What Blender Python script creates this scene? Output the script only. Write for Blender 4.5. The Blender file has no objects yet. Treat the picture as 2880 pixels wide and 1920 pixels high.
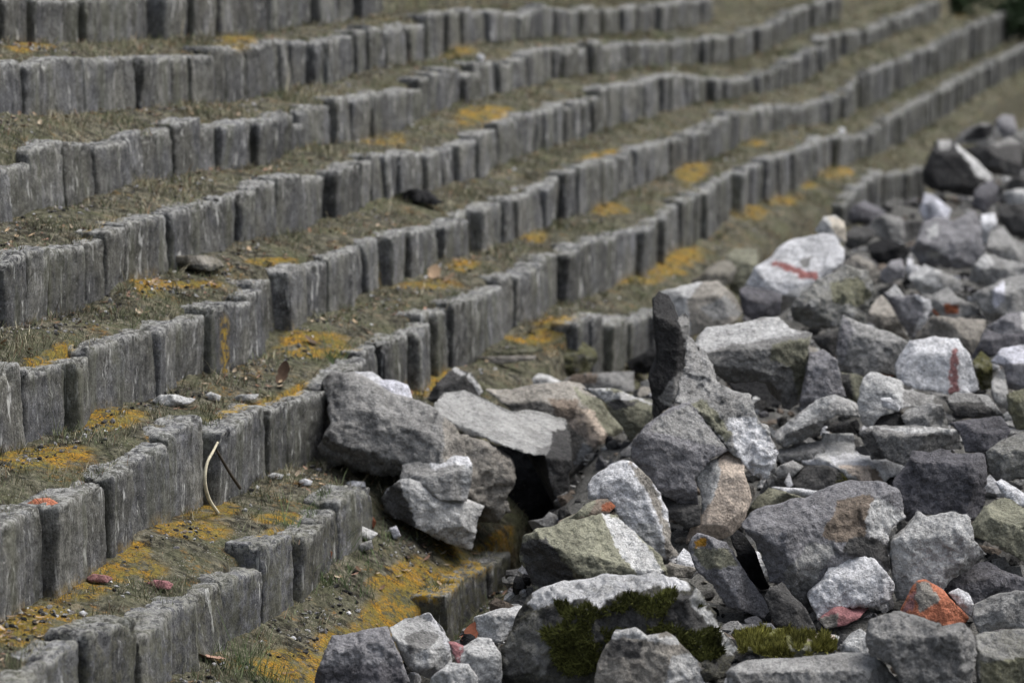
import bpy, bmesh, math, random
import numpy as np
from mathutils import Vector, Matrix
from mathutils.geometry import delaunay_2d_cdt

random.seed(7)
rng = np.random.default_rng(11)
scene = bpy.context.scene
COL = scene.collection

# ------------------------------------------------------------------ camera
W, H = 2880.0, 1920.0            # pixel frame the survey points below were read in
FPX = 8571.0                     # focal length in those pixels (107 mm on 36 mm)
AZ, PITCH = math.radians(14.46), math.radians(8.16)
CZ = 3.4                         # eye height over the lower ground
_c, _s, _C, _S = math.cos(AZ), math.sin(AZ), math.cos(PITCH), math.sin(PITCH)
CF = np.array([-_s * _C, _c * _C, -_S])
CR = np.array([_c, _s, 0.0])
CU = np.cross(CR, CF)
CAM = np.array([0.0, 0.0, CZ])
DS = 2880.0 / 2352.0             # second survey grid (2352 wide)

def ray(x, y):
    d = CF + CR * ((x - W / 2) / FPX) - CU * ((y - H / 2) / FPX)
    return d                     # depth along the axis = 1

def project(P):
    Q = np.asarray(P) - CAM
    z = Q @ CF
    return np.stack([W / 2 + FPX * (Q @ CR) / z, H / 2 - FPX * (Q @ CU) / z, z], -1)

cam_data = bpy.data.cameras.new('camera')
cam = bpy.data.objects.new('camera', cam_data)
COL.objects.link(cam)
cam.matrix_world = Matrix(((CR[0], CU[0], -CF[0], 0), (CR[1], CU[1], -CF[1], 0), (CR[2], CU[2], -CF[2], CZ), (0, 0, 0, 1)))
cam_data.sensor_width = 36.0
cam_data.lens = 36.0 * FPX / W
cam_data.clip_start, cam_data.clip_end = 0.5, 600.0
cam_data.dof.use_dof = True
cam_data.dof.focus_distance = 14.2
cam_data.dof.aperture_fstop = 1.85
cam_data.dof.aperture_blades = 7
scene.camera = cam

# ------------------------------------------------------------------ noise
def _hash(ix, iy, iz):
    h = (ix * 374761393 + iy * 668265263 + iz * 2147483647 + 1013904223) & 0xFFFFFFFF
    h = ((h ^ (h >> 13)) * 1274126177) & 0xFFFFFFFF
    h = ((h ^ (h >> 16)) * 2246822519) & 0xFFFFFFFF
    return ((h ^ (h >> 15)) & 0xFFFFFF) / float(0xFFFFFF) * 2 - 1

def vnoise(P):
    P = np.asarray(P, dtype=np.float64)
    i = np.floor(P).astype(np.int64)
    f = P - i
    f = f * f * f * (f * (f * 6 - 15) + 10)
    x, y, z = i[:, 0], i[:, 1], i[:, 2]
    u, v, w = f[:, 0], f[:, 1], f[:, 2]
    def L(a, b, t): return a + (b - a) * t
    return L(L(L(_hash(x, y, z), _hash(x + 1, y, z), u), L(_hash(x, y + 1, z), _hash(x + 1, y + 1, z), u), v),
             L(L(_hash(x, y, z + 1), _hash(x + 1, y, z + 1), u), L(_hash(x, y + 1, z + 1), _hash(x + 1, y + 1, z + 1), u), v), w)

def fbm(P, octaves=4, gain=0.5):
    P = np.asarray(P, dtype=np.float64)
    t, a, n = 0, 1.0, 0
    for k in range(octaves):
        t = t + a * vnoise(P * (2.03 ** k) + 17.3 * k)
        n += a
        a *= gain
    return t / n

def noise2(X, Y, s, o=3, seed=0.0):
    X, Y = np.broadcast_arrays(X, Y)
    P = np.stack([X.ravel() * s, Y.ravel() * s, np.full(X.size, seed + .37)], -1)
    return fbm(P, o).reshape(X.shape)

def sstep(a, b, x):
    t = np.clip((x - a) / (b - a), 0, 1)
    return t * t * (3 - 2 * t)

def in_poly(px, py, poly):
    inside = np.zeros(px.shape, bool)
    n = len(poly)
    for k in range(n):
        x1, y1 = poly[k][0], poly[k][1]
        x2, y2 = poly[(k + 1) % n][0], poly[(k + 1) % n][1]
        if y1 == y2:
            continue
        c = ((y1 > py) != (y2 > py)) & (px < (x2 - x1) * (py - y1) / (y2 - y1) + x1)
        inside ^= c
    return inside

# ------------------------------------------------------------------ mesh helpers
def make_mesh(name, V, F, mat=None, smooth=True, attrs=None):
    me = bpy.data.meshes.new(name)
    V = np.asarray(V, dtype=np.float32)
    F = np.asarray(F, dtype=np.int32)
    k = F.shape[1]
    me.vertices.add(len(V)); me.vertices.foreach_set('co', V.ravel())
    me.loops.add(F.size); me.loops.foreach_set('vertex_index', F.ravel())
    me.polygons.add(len(F)); me.polygons.foreach_set('loop_start', np.arange(0, F.size, k, dtype=np.int32))
    me.polygons.foreach_set('use_smooth', np.full(len(F), smooth))
    for an, av in (attrs or {}).items():
        av = np.asarray(av, dtype=np.float32)
        if av.ndim == 2:
            at = me.attributes.new(an, 'FLOAT_COLOR', 'POINT')
            if av.shape[1] == 3:
                av = np.concatenate([av, np.ones((len(av), 1), np.float32)], 1)
            at.data.foreach_set('color', av.ravel())
        else:
            at = me.attributes.new(an, 'FLOAT', 'POINT')
            at.data.foreach_set('value', av)
    me.update(calc_edges=True)
    me.validate()
    if mat: me.materials.append(mat)
    return me

def link(name, me, loc=(0, 0, 0), parent=None):
    o = bpy.data.objects.new(name, me)
    o.location = loc
    COL.objects.link(o)
    if parent: o.parent = parent
    return o

def tag(o, label=None, cat=None, group=None, kind=None):
    if label: o['label'] = label
    if cat: o['category'] = cat
    if group: o['group'] = group
    if kind: o['kind'] = kind
    return o

def mesh_normals(V, F):
    n = np.zeros_like(V)
    a, b, c = V[F[:, 0]], V[F[:, 1]], V[F[:, 2]]
    fn = np.cross(b - a, c - a)
    for k in range(3):
        np.add.at(n, F[:, k], fn)
    return n / (np.linalg.norm(n, axis=1, keepdims=True) + 1e-12)

def refine(V, F, L, maxit=12):
    """split long edges of a closed triangle mesh until all are shorter than L"""
    bm = bmesh.new()
    vs = [bm.verts.new(v) for v in V]
    for f in F:
        try: bm.faces.new([vs[i] for i in f])
        except ValueError: pass
    bmesh.ops.recalc_face_normals(bm, faces=bm.faces[:])
    for _ in range(maxit):
        es = [e for e in bm.edges if e.calc_length() > L]
        if not es: break
        bmesh.ops.subdivide_edges(bm, edges=es, cuts=1, use_grid_fill=False)
        bmesh.ops.triangulate(bm, faces=[f for f in bm.faces if len(f.verts) > 3], quad_method='SHORT_EDGE', ngon_method='BEAUTY')
    bm.verts.index_update()
    V2 = np.array([v.co[:] for v in bm.verts])
    F2 = np.array([[v.index for v in f.verts] for f in bm.faces])
    bm.free()
    return V2, F2
# ------------------------------------------------------------------ materials
class NT:
    def __init__(s, name):
        s.m = bpy.data.materials.new(name); s.m.use_nodes = True
        s.t = s.m.node_tree; s.n = s.t.nodes; s.n.clear()
        s.out = s.n.new('ShaderNodeOutputMaterial'); s.b = s.n.new('ShaderNodeBsdfPrincipled')
        s.l(s.b.outputs[0], s.out.inputs['Surface'])
    def l(s, a, b): s.t.links.new(a, b)
    def val(s, sock, v):
        if hasattr(v, 'is_output') or isinstance(v, bpy.types.NodeSocket): s.l(v, sock)
        else: sock.default_value = v
    def coords(s, scale=(1, 1, 1), rnd=True):
        tc = s.n.new('ShaderNodeTexCoord'); mp = s.n.new('ShaderNodeMapping')
        s.l(tc.outputs['Object'], mp.inputs['Vector']); mp.inputs['Scale'].default_value = scale
        if rnd:
            oi = s.n.new('ShaderNodeObjectInfo'); mu = s.math('MULTIPLY', oi.outputs['Random'], 61.0)
            s.l(mu, mp.inputs['Location'])
        return mp.outputs[0]
    def noise(s, vec, scale, detail=4, rough=0.6, dist=0.0):
        n = s.n.new('ShaderNodeTexNoise'); s.l(vec, n.inputs['Vector'])
        n.inputs['Scale'].default_value = scale; n.inputs['Detail'].default_value = detail
        n.inputs['Roughness'].default_value = rough; n.inputs['Distortion'].default_value = dist
        return n.outputs[0]
    def voro(s, vec, scale, feature='F1', out='Distance', rnd=1.0):
        n = s.n.new('ShaderNodeTexVoronoi'); s.l(vec, n.inputs['Vector']); n.feature = feature
        n.inputs['Scale'].default_value = scale; n.inputs['Randomness'].default_value = rnd
        return n.outputs[out]
    def math(s, op, a, b=0.0, c=None, clamp=False):
        n = s.n.new('ShaderNodeMath'); n.operation = op; n.use_clamp = clamp
        s.val(n.inputs[0], a); s.val(n.inputs[1], b)
        if c is not None: s.val(n.inputs[2], c)
        return n.outputs[0]
    def rng(s, v, a, b, c=0.0, d=1.0, smooth=True):
        n = s.n.new('ShaderNodeMapRange'); n.interpolation_type = 'SMOOTHSTEP' if smooth else 'LINEAR'
        s.l(v, n.inputs['Value'])
        for k, x in zip(('From Min', 'From Max', 'To Min', 'To Max'), (a, b, c, d)): n.inputs[k].default_value = x
        return n.outputs[0]
    def mix(s, f, a, b, mode='MIX'):
        n = s.n.new('ShaderNodeMix'); n.data_type = 'RGBA'; n.blend_type = mode
        s.val(n.inputs[0], f)
        for sock, v in ((n.inputs[6], a), (n.inputs[7], b)):
            if isinstance(v, bpy.types.NodeSocket): s.l(v, sock)
            else: sock.default_value = (*v, 1)
        return n.outputs[2]
    def attr(s, name, out='Color'):
        n = s.n.new('ShaderNodeAttribute'); n.attribute_name = name
        return n.outputs[out]
    def scale(s, col, f):
        n = s.n.new('ShaderNodeVectorMath'); n.operation = 'SCALE'
        s.l(col, n.inputs[0]); s.val(n.inputs['Scale'], f)
        return n.outputs[0]
    def bump(s, h, strength, dist):
        n = s.n.new('ShaderNodeBump'); s.l(h, n.inputs['Height'])
        n.inputs['Strength'].default_value = strength; n.inputs['Distance'].default_value = dist
        s.l(n.outputs[0], s.b.inputs['Normal'])
    def done(s, col, rough=0.95, spec=0.15):
        s.val(s.b.inputs['Base Color'], col); s.b.inputs['Roughness'].default_value = rough
        s.b.inputs['Specular IOR Level'].default_value = spec
        return s.m

def mat_chunk():
    t = NT('broken_concrete'); v = t.coords()
    base = t.attr('col')
    big = t.noise(v, 5.0, 6, .65)
    mid = t.noise(v, 28.0, 5, .7)
    fine = t.noise(v, 110.0, 3, .7)
    g = t.math('ADD', t.rng(big, .3, .7, .74, 1.24), t.rng(mid, .28, .72, -.30, .30))
    g = t.math('ADD', g, t.rng(fine, .3, .7, -.25, .25))
    c = t.scale(base, g)
    # pale aggregate and dark pits on the broken faces
    ag = t.voro(v, 62.0, 'F1', 'Distance')
    agm = t.math('MULTIPLY', t.rng(ag, .18, .30, 1, 0), t.rng(t.noise(v, 9.0, 3), .48, .66))
    lightb = t.mix(.20, t.scale(base, 1.75), (.42, .41, .38))
    c = t.mix(t.math('MULTIPLY', agm, .55), c, lightb)
    pit = t.math('MULTIPLY', t.rng(t.noise(v, 46.0, 4, .75), .58, .70), .62)
    c = t.mix(pit, c, t.scale(base, .26))
    # pale dust and pale lichen spots, brownish dirt
    pale = t.rng(t.noise(v, 13.0, 6, .72, .3), .56, .72)
    c = t.mix(t.math('MULTIPLY', pale, .50), c, lightb)
    dirt = t.rng(t.noise(v, 3.6, 5, .7, .4), .55, .72)
    c = t.mix(t.math('MULTIPLY', dirt, .34), c, t.mix(.5, t.scale(base, .6), (.088, .078, .058)))
    mo = t.attr('moss', 'Fac')
    mm = t.math('MULTIPLY', mo, t.rng(t.noise(v, 14.0, 6, .7), .36, .54))
    mc = t.mix(t.rng(t.noise(v, 70.0, 5, .75), .35, .65), (.010, .013, .004), (.115, .108, .028))
    c = t.mix(mm, c, mc)
    h = t.math('ADD', t.math('MULTIPLY', t.noise(v, 70.0, 6, .75), .9), t.math('MULTIPLY', ag, .35))
    h = t.math('ADD', h, t.math('MULTIPLY', t.noise(v, 22.0, 4, .6), 1.2))
    t.bump(h, 1.0, .022)
    return t.done(c)

def mat_block():
    t = NT('weathered_edging_concrete'); v = t.coords()
    vs = t.coords((1, 1, .13))
    oi = t.n.new('ShaderNodeObjectInfo')
    hue = t.mix(t.rng(t.noise(v, 2.2, 4, .6), .35, .65), (.086, .087, .092), (.098, .096, .086))
    base = t.scale(hue, t.math('ADD', t.rng(oi.outputs['Random'], 0, 1, .66, 1.36, False), t.rng(t.noise(v, 6.0, 5, .65), .3, .7, -.22, .22)))
    streak = t.noise(vs, 26.0, 5, .7)
    c = t.scale(base, t.rng(streak, .3, .7, .72, 1.28))
    c = t.scale(c, t.rng(t.noise(v, 85.0, 4, .75), .3, .7, .50, 1.50))
    c = t.scale(c, t.rng(t.noise(v, 11.0, 6, .75), .34, .66, .62, 1.34))
    c = t.mix(t.math('MULTIPLY', t.rng(t.noise(v, 60.0, 5, .8), .57, .66), .75), c, t.scale(base, .22))
    c = t.mix(t.math('MULTIPLY', t.rng(t.noise(v, 34.0, 5, .8), .58, .68), .6), c, (.40, .40, .39))
    c = t.mix(t.math('MULTIPLY', t.rng(t.noise(vs, 9.0, 5, .7), .54, .66), .6), c, t.scale(base, .40))
    # pale lime runs
    run = t.math('MULTIPLY', t.rng(t.noise(vs, 24.0, 3, .6), .585, .66), t.rng(t.noise(v, 8.0, 3), .42, .58))
    c = t.mix(t.math('MULTIPLY', run, .75), c, (.52, .52, .50))
    # olive algae film
    alg = t.rng(t.noise(vs, 6.0, 4, .6), .50, .66)
    c = t.mix(t.math('MULTIPLY', alg, .42), c, (.092, .095, .062))
    # crusty pale lichen on the exposed tops
    ge = t.n.new('ShaderNodeNewGeometry'); sx = t.n.new('ShaderNodeSeparateXYZ'); t.l(ge.outputs['True Normal'], sx.inputs[0])
    tp = t.math('MULTIPLY', t.attr('crust', 'Fac'), t.rng(t.noise(v, 30.0, 6, .8), .46, .58))
    c = t.mix(t.math('MULTIPLY', tp, .70), c, (.40, .40, .385))
    mossy = t.math('MULTIPLY', t.attr('moss', 'Fac'), t.rng(t.noise(v, 15.0, 6, .75), .45, .58))
    c = t.mix(t.math('MULTIPLY', mossy, .75), c, t.mix(t.noise(v, 60.0, 3), (.035, .037, .018), (.155, .148, .095)))
    li = t.math('MULTIPLY', t.attr('lichen', 'Fac'), t.rng(t.noise(v, 26.0, 6, .8), .46, .54))
    c = t.mix(t.math('MULTIPLY', li, .9), c, t.mix(t.noise(v, 40.0, 3), (.40, .22, .02), (.24, .19, .03)))
    h = t.math('ADD', t.noise(vs, 60.0, 5, .7), t.math('MULTIPLY', t.noise(v, 90.0, 5, .75), .8))
    t.bump(h, .9, .012)
    return t.done(c)

def mat_ground():
    t = NT('terrace_soil'); v = t.coords(rnd=False)
    n1 = t.noise(v, 3.0, 6, .65); n2 = t.noise(v, 19.0, 6, .7); n3 = t.noise(v, 75.0, 5, .75)
    c = t.mix(t.rng(n2, .38, .62), (.034, .032, .026), (.165, .155, .115))
    c = t.scale(c, t.rng(t.noise(v, 9.0, 6, .75), .35, .65, .45, 1.55))
    c = t.mix(t.rng(n1, .42, .66), c, t.mix(t.rng(n3, .35, .65), (.058, .062, .036), (.150, .152, .092)))
    c = t.mix(t.math('MULTIPLY', t.rng(t.noise(v, 6.0, 5, .7), .54, .68), .8), c, t.mix(t.rng(n3, .4, .6), (.13, .108, .08), (.30, .26, .19)))
    c = t.mix(t.math('MULTIPLY', t.rng(t.noise(v, 26.0, 6, .8), .53, .63), .85), c, (.018, .017, .014))
    c = t.mix(t.math('MULTIPLY', t.rng(t.voro(v, 48.0), .16, .26, 1, 0), t.rng(t.noise(v, 7.0, 3), .50, .62)), c, (.27, .26, .24))
    he = t.attr('rubble', 'Fac')
    rc = t.mix(t.rng(n3, .3, .7), (.05, .049, .046), (.22, .215, .20))
    c = t.mix(he, c, rc)
    li = t.math('MULTIPLY', t.attr('lichen', 'Fac'), t.rng(t.math('ADD', t.noise(v, 24.0, 6, .8), t.math('MULTIPLY', t.math('SUBTRACT', t.noise(v, 7.0, 3), .5), .8)), .39, .475))
    crk = t.voro(v, 26.0, 'DISTANCE_TO_EDGE', 'Distance')
    li = t.math('MULTIPLY', li, t.rng(t.math('ADD', crk, t.math('MULTIPLY', t.noise(v, 18.0, 4, .7), .10)), .055, .10))
    lc = t.mix(t.rng(t.noise(v, 12.0, 4, .6), .38, .60), (.43, .235, .028), (.25, .195, .045))
    lc = t.scale(lc, t.rng(t.noise(v, 50.0, 5, .75), .3, .7, .55, 1.4))
    lc = t.mix(t.rng(n3, .48, .62), lc, (.075, .06, .03))
    c = t.mix(t.math('MULTIPLY', li, .92), c, lc)
    oc = t.math('MULTIPLY', t.rng(t.noise(v, 4.2, 4, .6), .54, .68), t.rng(t.noise(v, 36.0, 6, .8), .50, .60))
    c = t.mix(t.math('MULTIPLY', t.math('MULTIPLY', oc, .75), t.math('SUBTRACT', 1.0, he)), c, t.mix(t.noise(v, 9.0, 2), (.26, .115, .035), (.30, .17, .03)))
    h = t.math('ADD', t.math('MULTIPLY', n2, 1.4), n3)
    t.bump(h, 1.0, .02)
    return t.done(c, 1.0, .05)

def mat_attr(name, rough=.9, noise=.25, trans=False):
    t = NT(name); v = t.coords()
    c = t.scale(t.attr('col'), t.rng(t.noise(v, 30.0, 4, .7), .3, .7, 1 - noise, 1 + noise))
    if trans: t.b.inputs['Subsurface Weight'].default_value = 0.0
    return t.done(c, rough, .15)

M_CHUNK = mat_chunk(); M_BLOCK = mat_block(); M_GROUND = mat_ground()
M_GRASS = mat_attr('grass_blades'); M_LEAF = mat_attr('dry_leaf', .8); M_WOOD = mat_attr('pale_twig', .8)
M_FOLIAGE = mat_attr('shrub_foliage', .7)
# ------------------------------------------------------------------ terrace survey: front edge and foot of each row, read off in the 2352 grid
ROWX = {i: -6.2 + 0.51 * (i - 4) for i in range(0, 9)}
TOP = {
 1: [(-60,8),(0,5),(130,0),(260,-5),(500,-25),(850,-70),(1500,-110),(2400,-200)],
 2: [(-60,140),(0,140),(60,140),(150,133),(280,140),(410,133),(480,130),(490,115),(560,110),(650,92),(700,97),(780,82),(870,68),(960,52),(1025,25),(1050,22),(1100,27),(1300,20),(1417,17),(1500,12),(1620,0),(1900,-25),(2400,-80)],
 3: [(-60,395),(0,380),(58,375),(62,345),(140,340),(185,328),(290,318),(300,310),(395,288),(410,285),(500,285),(533,275),(640,268),(655,285),(695,275),(705,258),(790,228),(800,225),(940,205),(975,195),(980,172),(1015,165),(1075,160),(1090,145),(1190,138),(1230,115),(1380,105),(1400,100),(1540,97),(1660,85),(1751,65),(1830,25),(1900,0),(2000,-35),(2400,-150)],
 4: [(-60,618),(0,600),(60,595),(65,573),(140,575),(200,560),(270,522),(380,490),(470,470),(475,480),(530,460),(540,455),(600,430),(690,407),(700,412),(770,395),(785,387),(860,362),(870,357),(960,347),(990,350),(1030,338),(1100,310),(1117,306),(1170,275),(1250,250),(1333,233),(1370,225),(1380,200),(1430,195),(1500,188),(1520,200),(1535,170),(1581,173),(1701,185),(1768,160),(1868,113),(1918,77),(2000,67),(2084,33),(2134,7),(2250,-25),(2400,-75)],
 5: [(-60,880),(0,868),(70,840),(150,828),(185,826),(190,785),(280,772),(340,760),(430,735),(437,730),(500,705),(565,690),(573,668),(620,665),(630,640),(690,620),(695,610),(760,590),(830,575),(870,545),(950,530),(1030,515),(1035,510),(1100,490),(1160,460),(1190,448),(1240,440),(1317,385),(1350,383),(1433,353),(1517,322),(1568,305),(1618,296),(1668,266),(1725,247),(1834,246),(1934,216),(1994,166),(2134,110),(2234,60),(2300,33),(2400,-15)],
 6: [(-60,1215),(0,1195),(90,1180),(148,1170),(152,1145),(220,1110),(297,1078),(302,1045),(325,1052),(413,998),(480,975),(533,966),(643,936),(650,925),(700,912),(745,885),(800,845),(855,818),(862,790),(884,783),(951,762),(957,752),(991,725),(1037,715),(1044,692),(1097,687),(1137,669),(1150,660),(1177,622),(1217,605),(1271,595),(1284,579),(1341,572),(1347,552),(1411,545),(1417,539),(1489,522),(1539,490),(1568,462),(1678,402),(1784,360),(1900,316),(1995,312),(2034,276),(2101,240),(2200,186),(2301,133),(2400,80)],
 7: [(-60,1620),(0,1590),(122,1520),(125,1512),(238,1505),(242,1445),(330,1440),(353,1438),(400,1410),(520,1345),(587,1298),(660,1238),(720,1200),(780,1175),(797,1153),(802,1135),(863,1120),(880,1168),(1334,815),(1340,745),(1350,730),(1400,728),(1405,735),(1500,722),(1600,690),(1940,462),(1951,450),(2018,402),(2118,385),(2318,226),(2400,180)],
 8: [(-60,2190),(500,1790),(700,1640),(1014,1411),(1037,1370),(1134,1288),(1200,1231),(1260,1190),(1500,1010),(1900,720),(2400,420)],
}
FOOT = {
 1: [(-60,96),(0,95),(200,95),(430,90),(620,78),(700,60),(850,45),(1500,0),(2400,-90)],
 2: [(-60,250),(0,250),(150,260),(250,252),(400,237),(530,230),(640,215),(740,190),(870,160),(990,140),(1040,105),(1200,95),(1400,80),(1560,65),(1700,40),(2400,-30)],
 3: [(-60,510),(0,500),(60,500),(62,480),(185,475),(187,445),(260,440),(262,412),(400,405),(410,393),(533,390),(640,380),(655,345),(784,333),(917,300),(974,270),(1017,240),(1117,220),(1200,200),(1284,180),(1437,163),(1550,147),(1661,143),(1751,127),(1818,90),(1900,55),(2000,30),(2400,-80)],
 4: [(-60,770),(0,750),(57,740),(150,723),(213,696),(283,636),(380,623),(480,575),(540,573),(567,545),(700,535),(720,520),(790,490),(864,450),(984,433),(1024,423),(1084,407),(1194,360),(1260,335),(1334,320),(1377,293),(1500,267),(1568,247),(1680,230),(1755,207),(1851,187),(1895,155),(1985,105),(2061,70),(2160,45),(2400,-30)],
 5: [(-60,1070),(0,1050),(93,1023),(113,1003),(193,990),(200,942),(343,916),(427,876),(433,860),(520,843),(567,823),(640,800),(643,776),(693,736),(767,714),(831,709),(834,680),(917,655),(1024,592),(1104,582),(1161,559),(1200,542),(1317,493),(1364,473),(1450,437),(1534,400),(1568,375),(1621,373),(1681,347),(1728,313),(1801,295),(1875,290),(1928,277),(1985,253),(2118,187),(2261,130),(2400,60)],
 6: [(-60,1440),(0,1412),(77,1398),(160,1335),(200,1325),(298,1240),(333,1205),(400,1188),(493,1160),(573,1125),(647,1075),(740,1045),(800,1000),(860,960),(864,880),(894,874),(957,884),(970,884),(1024,852),(1057,832),(1104,815),(1144,775),(1204,755),(1277,705),(1344,679),(1417,645),(1494,618),(1572,553),(1649,525),(1668,495),(1728,463),(1815,437),(1885,393),(1985,367),(2048,333),(2101,307),(2235,227),(2335,167),(2400,130)],
 7: [(-60,1730),(0,1700),(240,1620),(333,1572),(517,1485),(587,1428),(683,1355),(797,1243),(863,1205),(900,1175),(1340,850),(1400,818),(1500,809),(1940,500),(2018,470),(2118,443),(2318,290),(2400,240)],
 8: [(-60,2420),(500,1960),(700,1800),(1067,1475),(1117,1395),(1211,1345),(1260,1300),(1500,1130),(1900,830),(2400,520)],
}
def lift(poly, X):
    """sight lines from the survey cut the vertical plane of the row: distance along the row and height"""
    xs = np.linspace(poly[0][0], poly[-1][0], 1600)
    ys = np.interp(xs, [p[0] for p in poly], [p[1] for p in poly])
    out = []
    for x, y in zip(xs, ys):
        d = ray(x * DS, y * DS)
        k = X / d[0]
        out.append((k * d[1], CZ + k * d[2]))
    out = np.array(out)
    o = np.argsort(out[:, 0])
    return out[o, 0], out[o, 1]

ROW = {}
for i in range(1, 9):
    yt, zt = lift(TOP[i], ROWX[i]); yf, zf = lift(FOOT[i], ROWX[i])
    # ground copies are smoothed along the row
    g = np.arange(5.0, 110.0, 0.05)
    def sm(y, z, w=9):
        v = np.interp(g, y, z)
        k = np.hanning(w + 2)[1:-1]; k /= k.sum()
        return np.convolve(np.pad(v, w // 2, mode='edge'), k, 'valid')
    ROW[i] = dict(yt=yt, zt=zt, yf=yf, zf=zf, g=g, zts=sm(yt, zt), zfs=sm(yf, zf))

BACK = 0.11     # ground riser sits this far behind the block faces
def heap_mask(X, Y):
    edge = np.interp(Y, [8, 12.6, 14.2, 15.6, 17.2, 24, 30, 36, 80], [-3.95, -3.93, -3.95, -4.02, -4.32, -4.25, -4.2, -3.7, -3.6])
    return sstep(0.0, 0.42, X - edge - .12 * noise2(X, Y, 1.3, 2, 5))

def terrain(X, Y, detail=True):
    X, Y = np.broadcast_arrays(np.asarray(X, float), np.asarray(Y, float))
    r = {i: (np.interp(Y, ROW[i]['g'], ROW[i]['zts']) - .010, np.interp(Y, ROW[i]['g'], ROW[i]['zfs'])) for i in ROW}
    z = r[1][0] + np.clip(ROWX[1] - X, 0, 4) * .28
    for i in range(1, 9):
        x0 = ROWX[i] - BACK
        if i < 8:
            u = np.clip((X - x0) / (ROWX[i + 1] - BACK - x0), 0, 1)
            zt = r[i][1] * (1 - u) + r[i + 1][0] * u
            zt = zt + .018 * np.sin(u * math.pi)
        else:
            u = np.clip((X - x0) / .8, 0, 1)
            zt = r[8][1] * (1 - u) + 0.02 * u
        st = sstep(-.018, .018, X - x0)
        z = z * (1 - st) + zt * st
    hm = heap_mask(X, Y)
    hz = .03 + .33 * sstep(14.8, 18.5, Y + .8 * (X + 3.6)) + .16 * noise2(X, Y, .55, 2, 9) + .10 * sstep(20, 32, Y)
    z = np.maximum(z, z * (1 - hm) + np.maximum(z, hz) * hm)
    if detail:
        z = z + .014 * noise2(X, Y, 4.0, 3, 2) + .009 * noise2(X, Y, 19.0, 2, 3) + hm * .07 * noise2(X, Y, 5.0, 3, 4)
    return z

def hit(x, y):
    """where the sight line through (x,y) of the 2880 frame meets the terrain"""
    d = ray(x, y)
    t = np.concatenate([np.arange(9, 30, .02), np.arange(30, 95, .05)])
    P = CAM + t[:, None] * d
    below = P[:, 2] < terrain(P[:, 0], P[:, 1], False)
    k = np.argmax(below) if below.any() else len(t) - 1
    return P[k], t[k]

# ------------------------------------------------------------------ ochre lichen mats (2352 grid, ellipses on the treads)
LICH = [(85,1052,95,24),(60,1430,120,26),(275,1315,85,22),(430,1215,75,18),(270,952,60,14),(25,730,40,18),(180,1355,60,14),(300,1262,36,15),
 (720,795,80,28),(690,775,50,14),(980,655,55,10),(1225,540,40,12),(1060,607,25,8),(1215,780,70,15),(990,880,40,40),(1000,862,32,26),(960,895,30,14),(710,1040,45,30),
 (1400,480,45,14),(1590,385,40,12),(1560,590,70,22),(1500,620,60,16),(1460,640,50,10),(1720,490,55,16),(1800,460,50,10),(1910,393,50,12),(1860,425,24,8),
 (1110,260,90,18),(880,320,60,16),(70,108,50,10),(540,88,50,9),(1060,115,40,8),(420,655,90,10),(350,655,30,12),(530,690,50,12),(1240,735,60,10),
 (2180,462,30,12),(2210,35,20,6),(560,945,60,9),(670,905,34,12),(500,975,60,9),(95,830,50,9),(230,545,45,12),(470,1170,60,16),(620,1235,26,12),(630,600,60,8),(690,800,60,12),
 (1500,230,40,8),(1380,355,50,8),(1730,330,30,8),(2000,300,30,7),(1300,640,40,8),(640,1190,40,10),(440,1395,40,8),
 (1060,1300,120,34),(980,1350,150,52),(880,1420,130,46),(760,1500,110,44),(1130,1240,40,14),(690,1530,80,40)]
LW = []
for (x, y, rx, ry) in LICH:
    c, _ = hit(x * DS, y * DS)
    if y > 600: rx, ry = rx * 1.3, ry * 1.25
    a, _ = hit((x + rx) * DS, y * DS); b, _ = hit(x * DS, (y - ry) * DS)
    va, vb = (a - c)[:2], (b - c)[:2]
    na, nb = np.linalg.norm(va), np.linalg.norm(vb)
    va *= min(1, .55 / max(na, 1e-6)); vb *= min(1, 1.1 / max(nb, 1e-6))
    M = np.array([va, vb]).T
    if abs(np.linalg.det(M)) < 1e-5: M = np.eye(2) * .15
    LW.append((c, np.linalg.inv(M)))
def lichen_at(X, Y, Z):
    X, Y, Z = map(np.asarray, (X, Y, Z))
    nz = .42 * noise2(X, Y, 8.0, 4, 21) + .40 * noise2(X, Y, 3.1, 2, 22)
    out = np.zeros(X.shape)
    for c, Mi in LW:
        m = (np.abs(X - c[0]) < 1.3) & (np.abs(Y - c[1]) < 2.6) & (np.abs(Z - c[2]) < .12)
        if not m.any(): continue
        q = Mi @ np.stack([X[m] - c[0], Y[m] - c[1]])
        r = np.sqrt((q ** 2).sum(0)) + nz[m]
        out[m] = np.maximum(out[m], 1 - sstep(.75, 1.15, r))
    return out

# ------------------------------------------------------------------ the ground: one sheet
gx = np.concatenate([np.arange(-16, -8.4, .25), np.arange(-8.4, -3.4, .022), np.arange(-3.4, 1.0, .05), np.arange(1.0, 14, .5)])
gy = [6.0]
while gy[-1] < 105: gy.append(gy[-1] + max(.022, gy[-1] / 480.0))
gy = np.array(gy)
GX, GY = np.meshgrid(gx, gy)
GZ = terrain(GX, GY)
nx, ny = len(gx), len(gy)
idx = np.arange(nx * ny).reshape(ny, nx)
F = np.stack([idx[:-1, :-1], idx[:-1, 1:], idx[1:, 1:], idx[1:, :-1]], -1).reshape(-1, 4)
V = np.stack([GX, GY, GZ], -1).reshape(-1, 3)
me = make_mesh('ground', V, F, M_GROUND, True, dict(lichen=lichen_at(GX, GY, GZ).ravel(), rubble=heap_mask(GX, GY).ravel()))
tag(link('ground', me), kind='structure')
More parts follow.
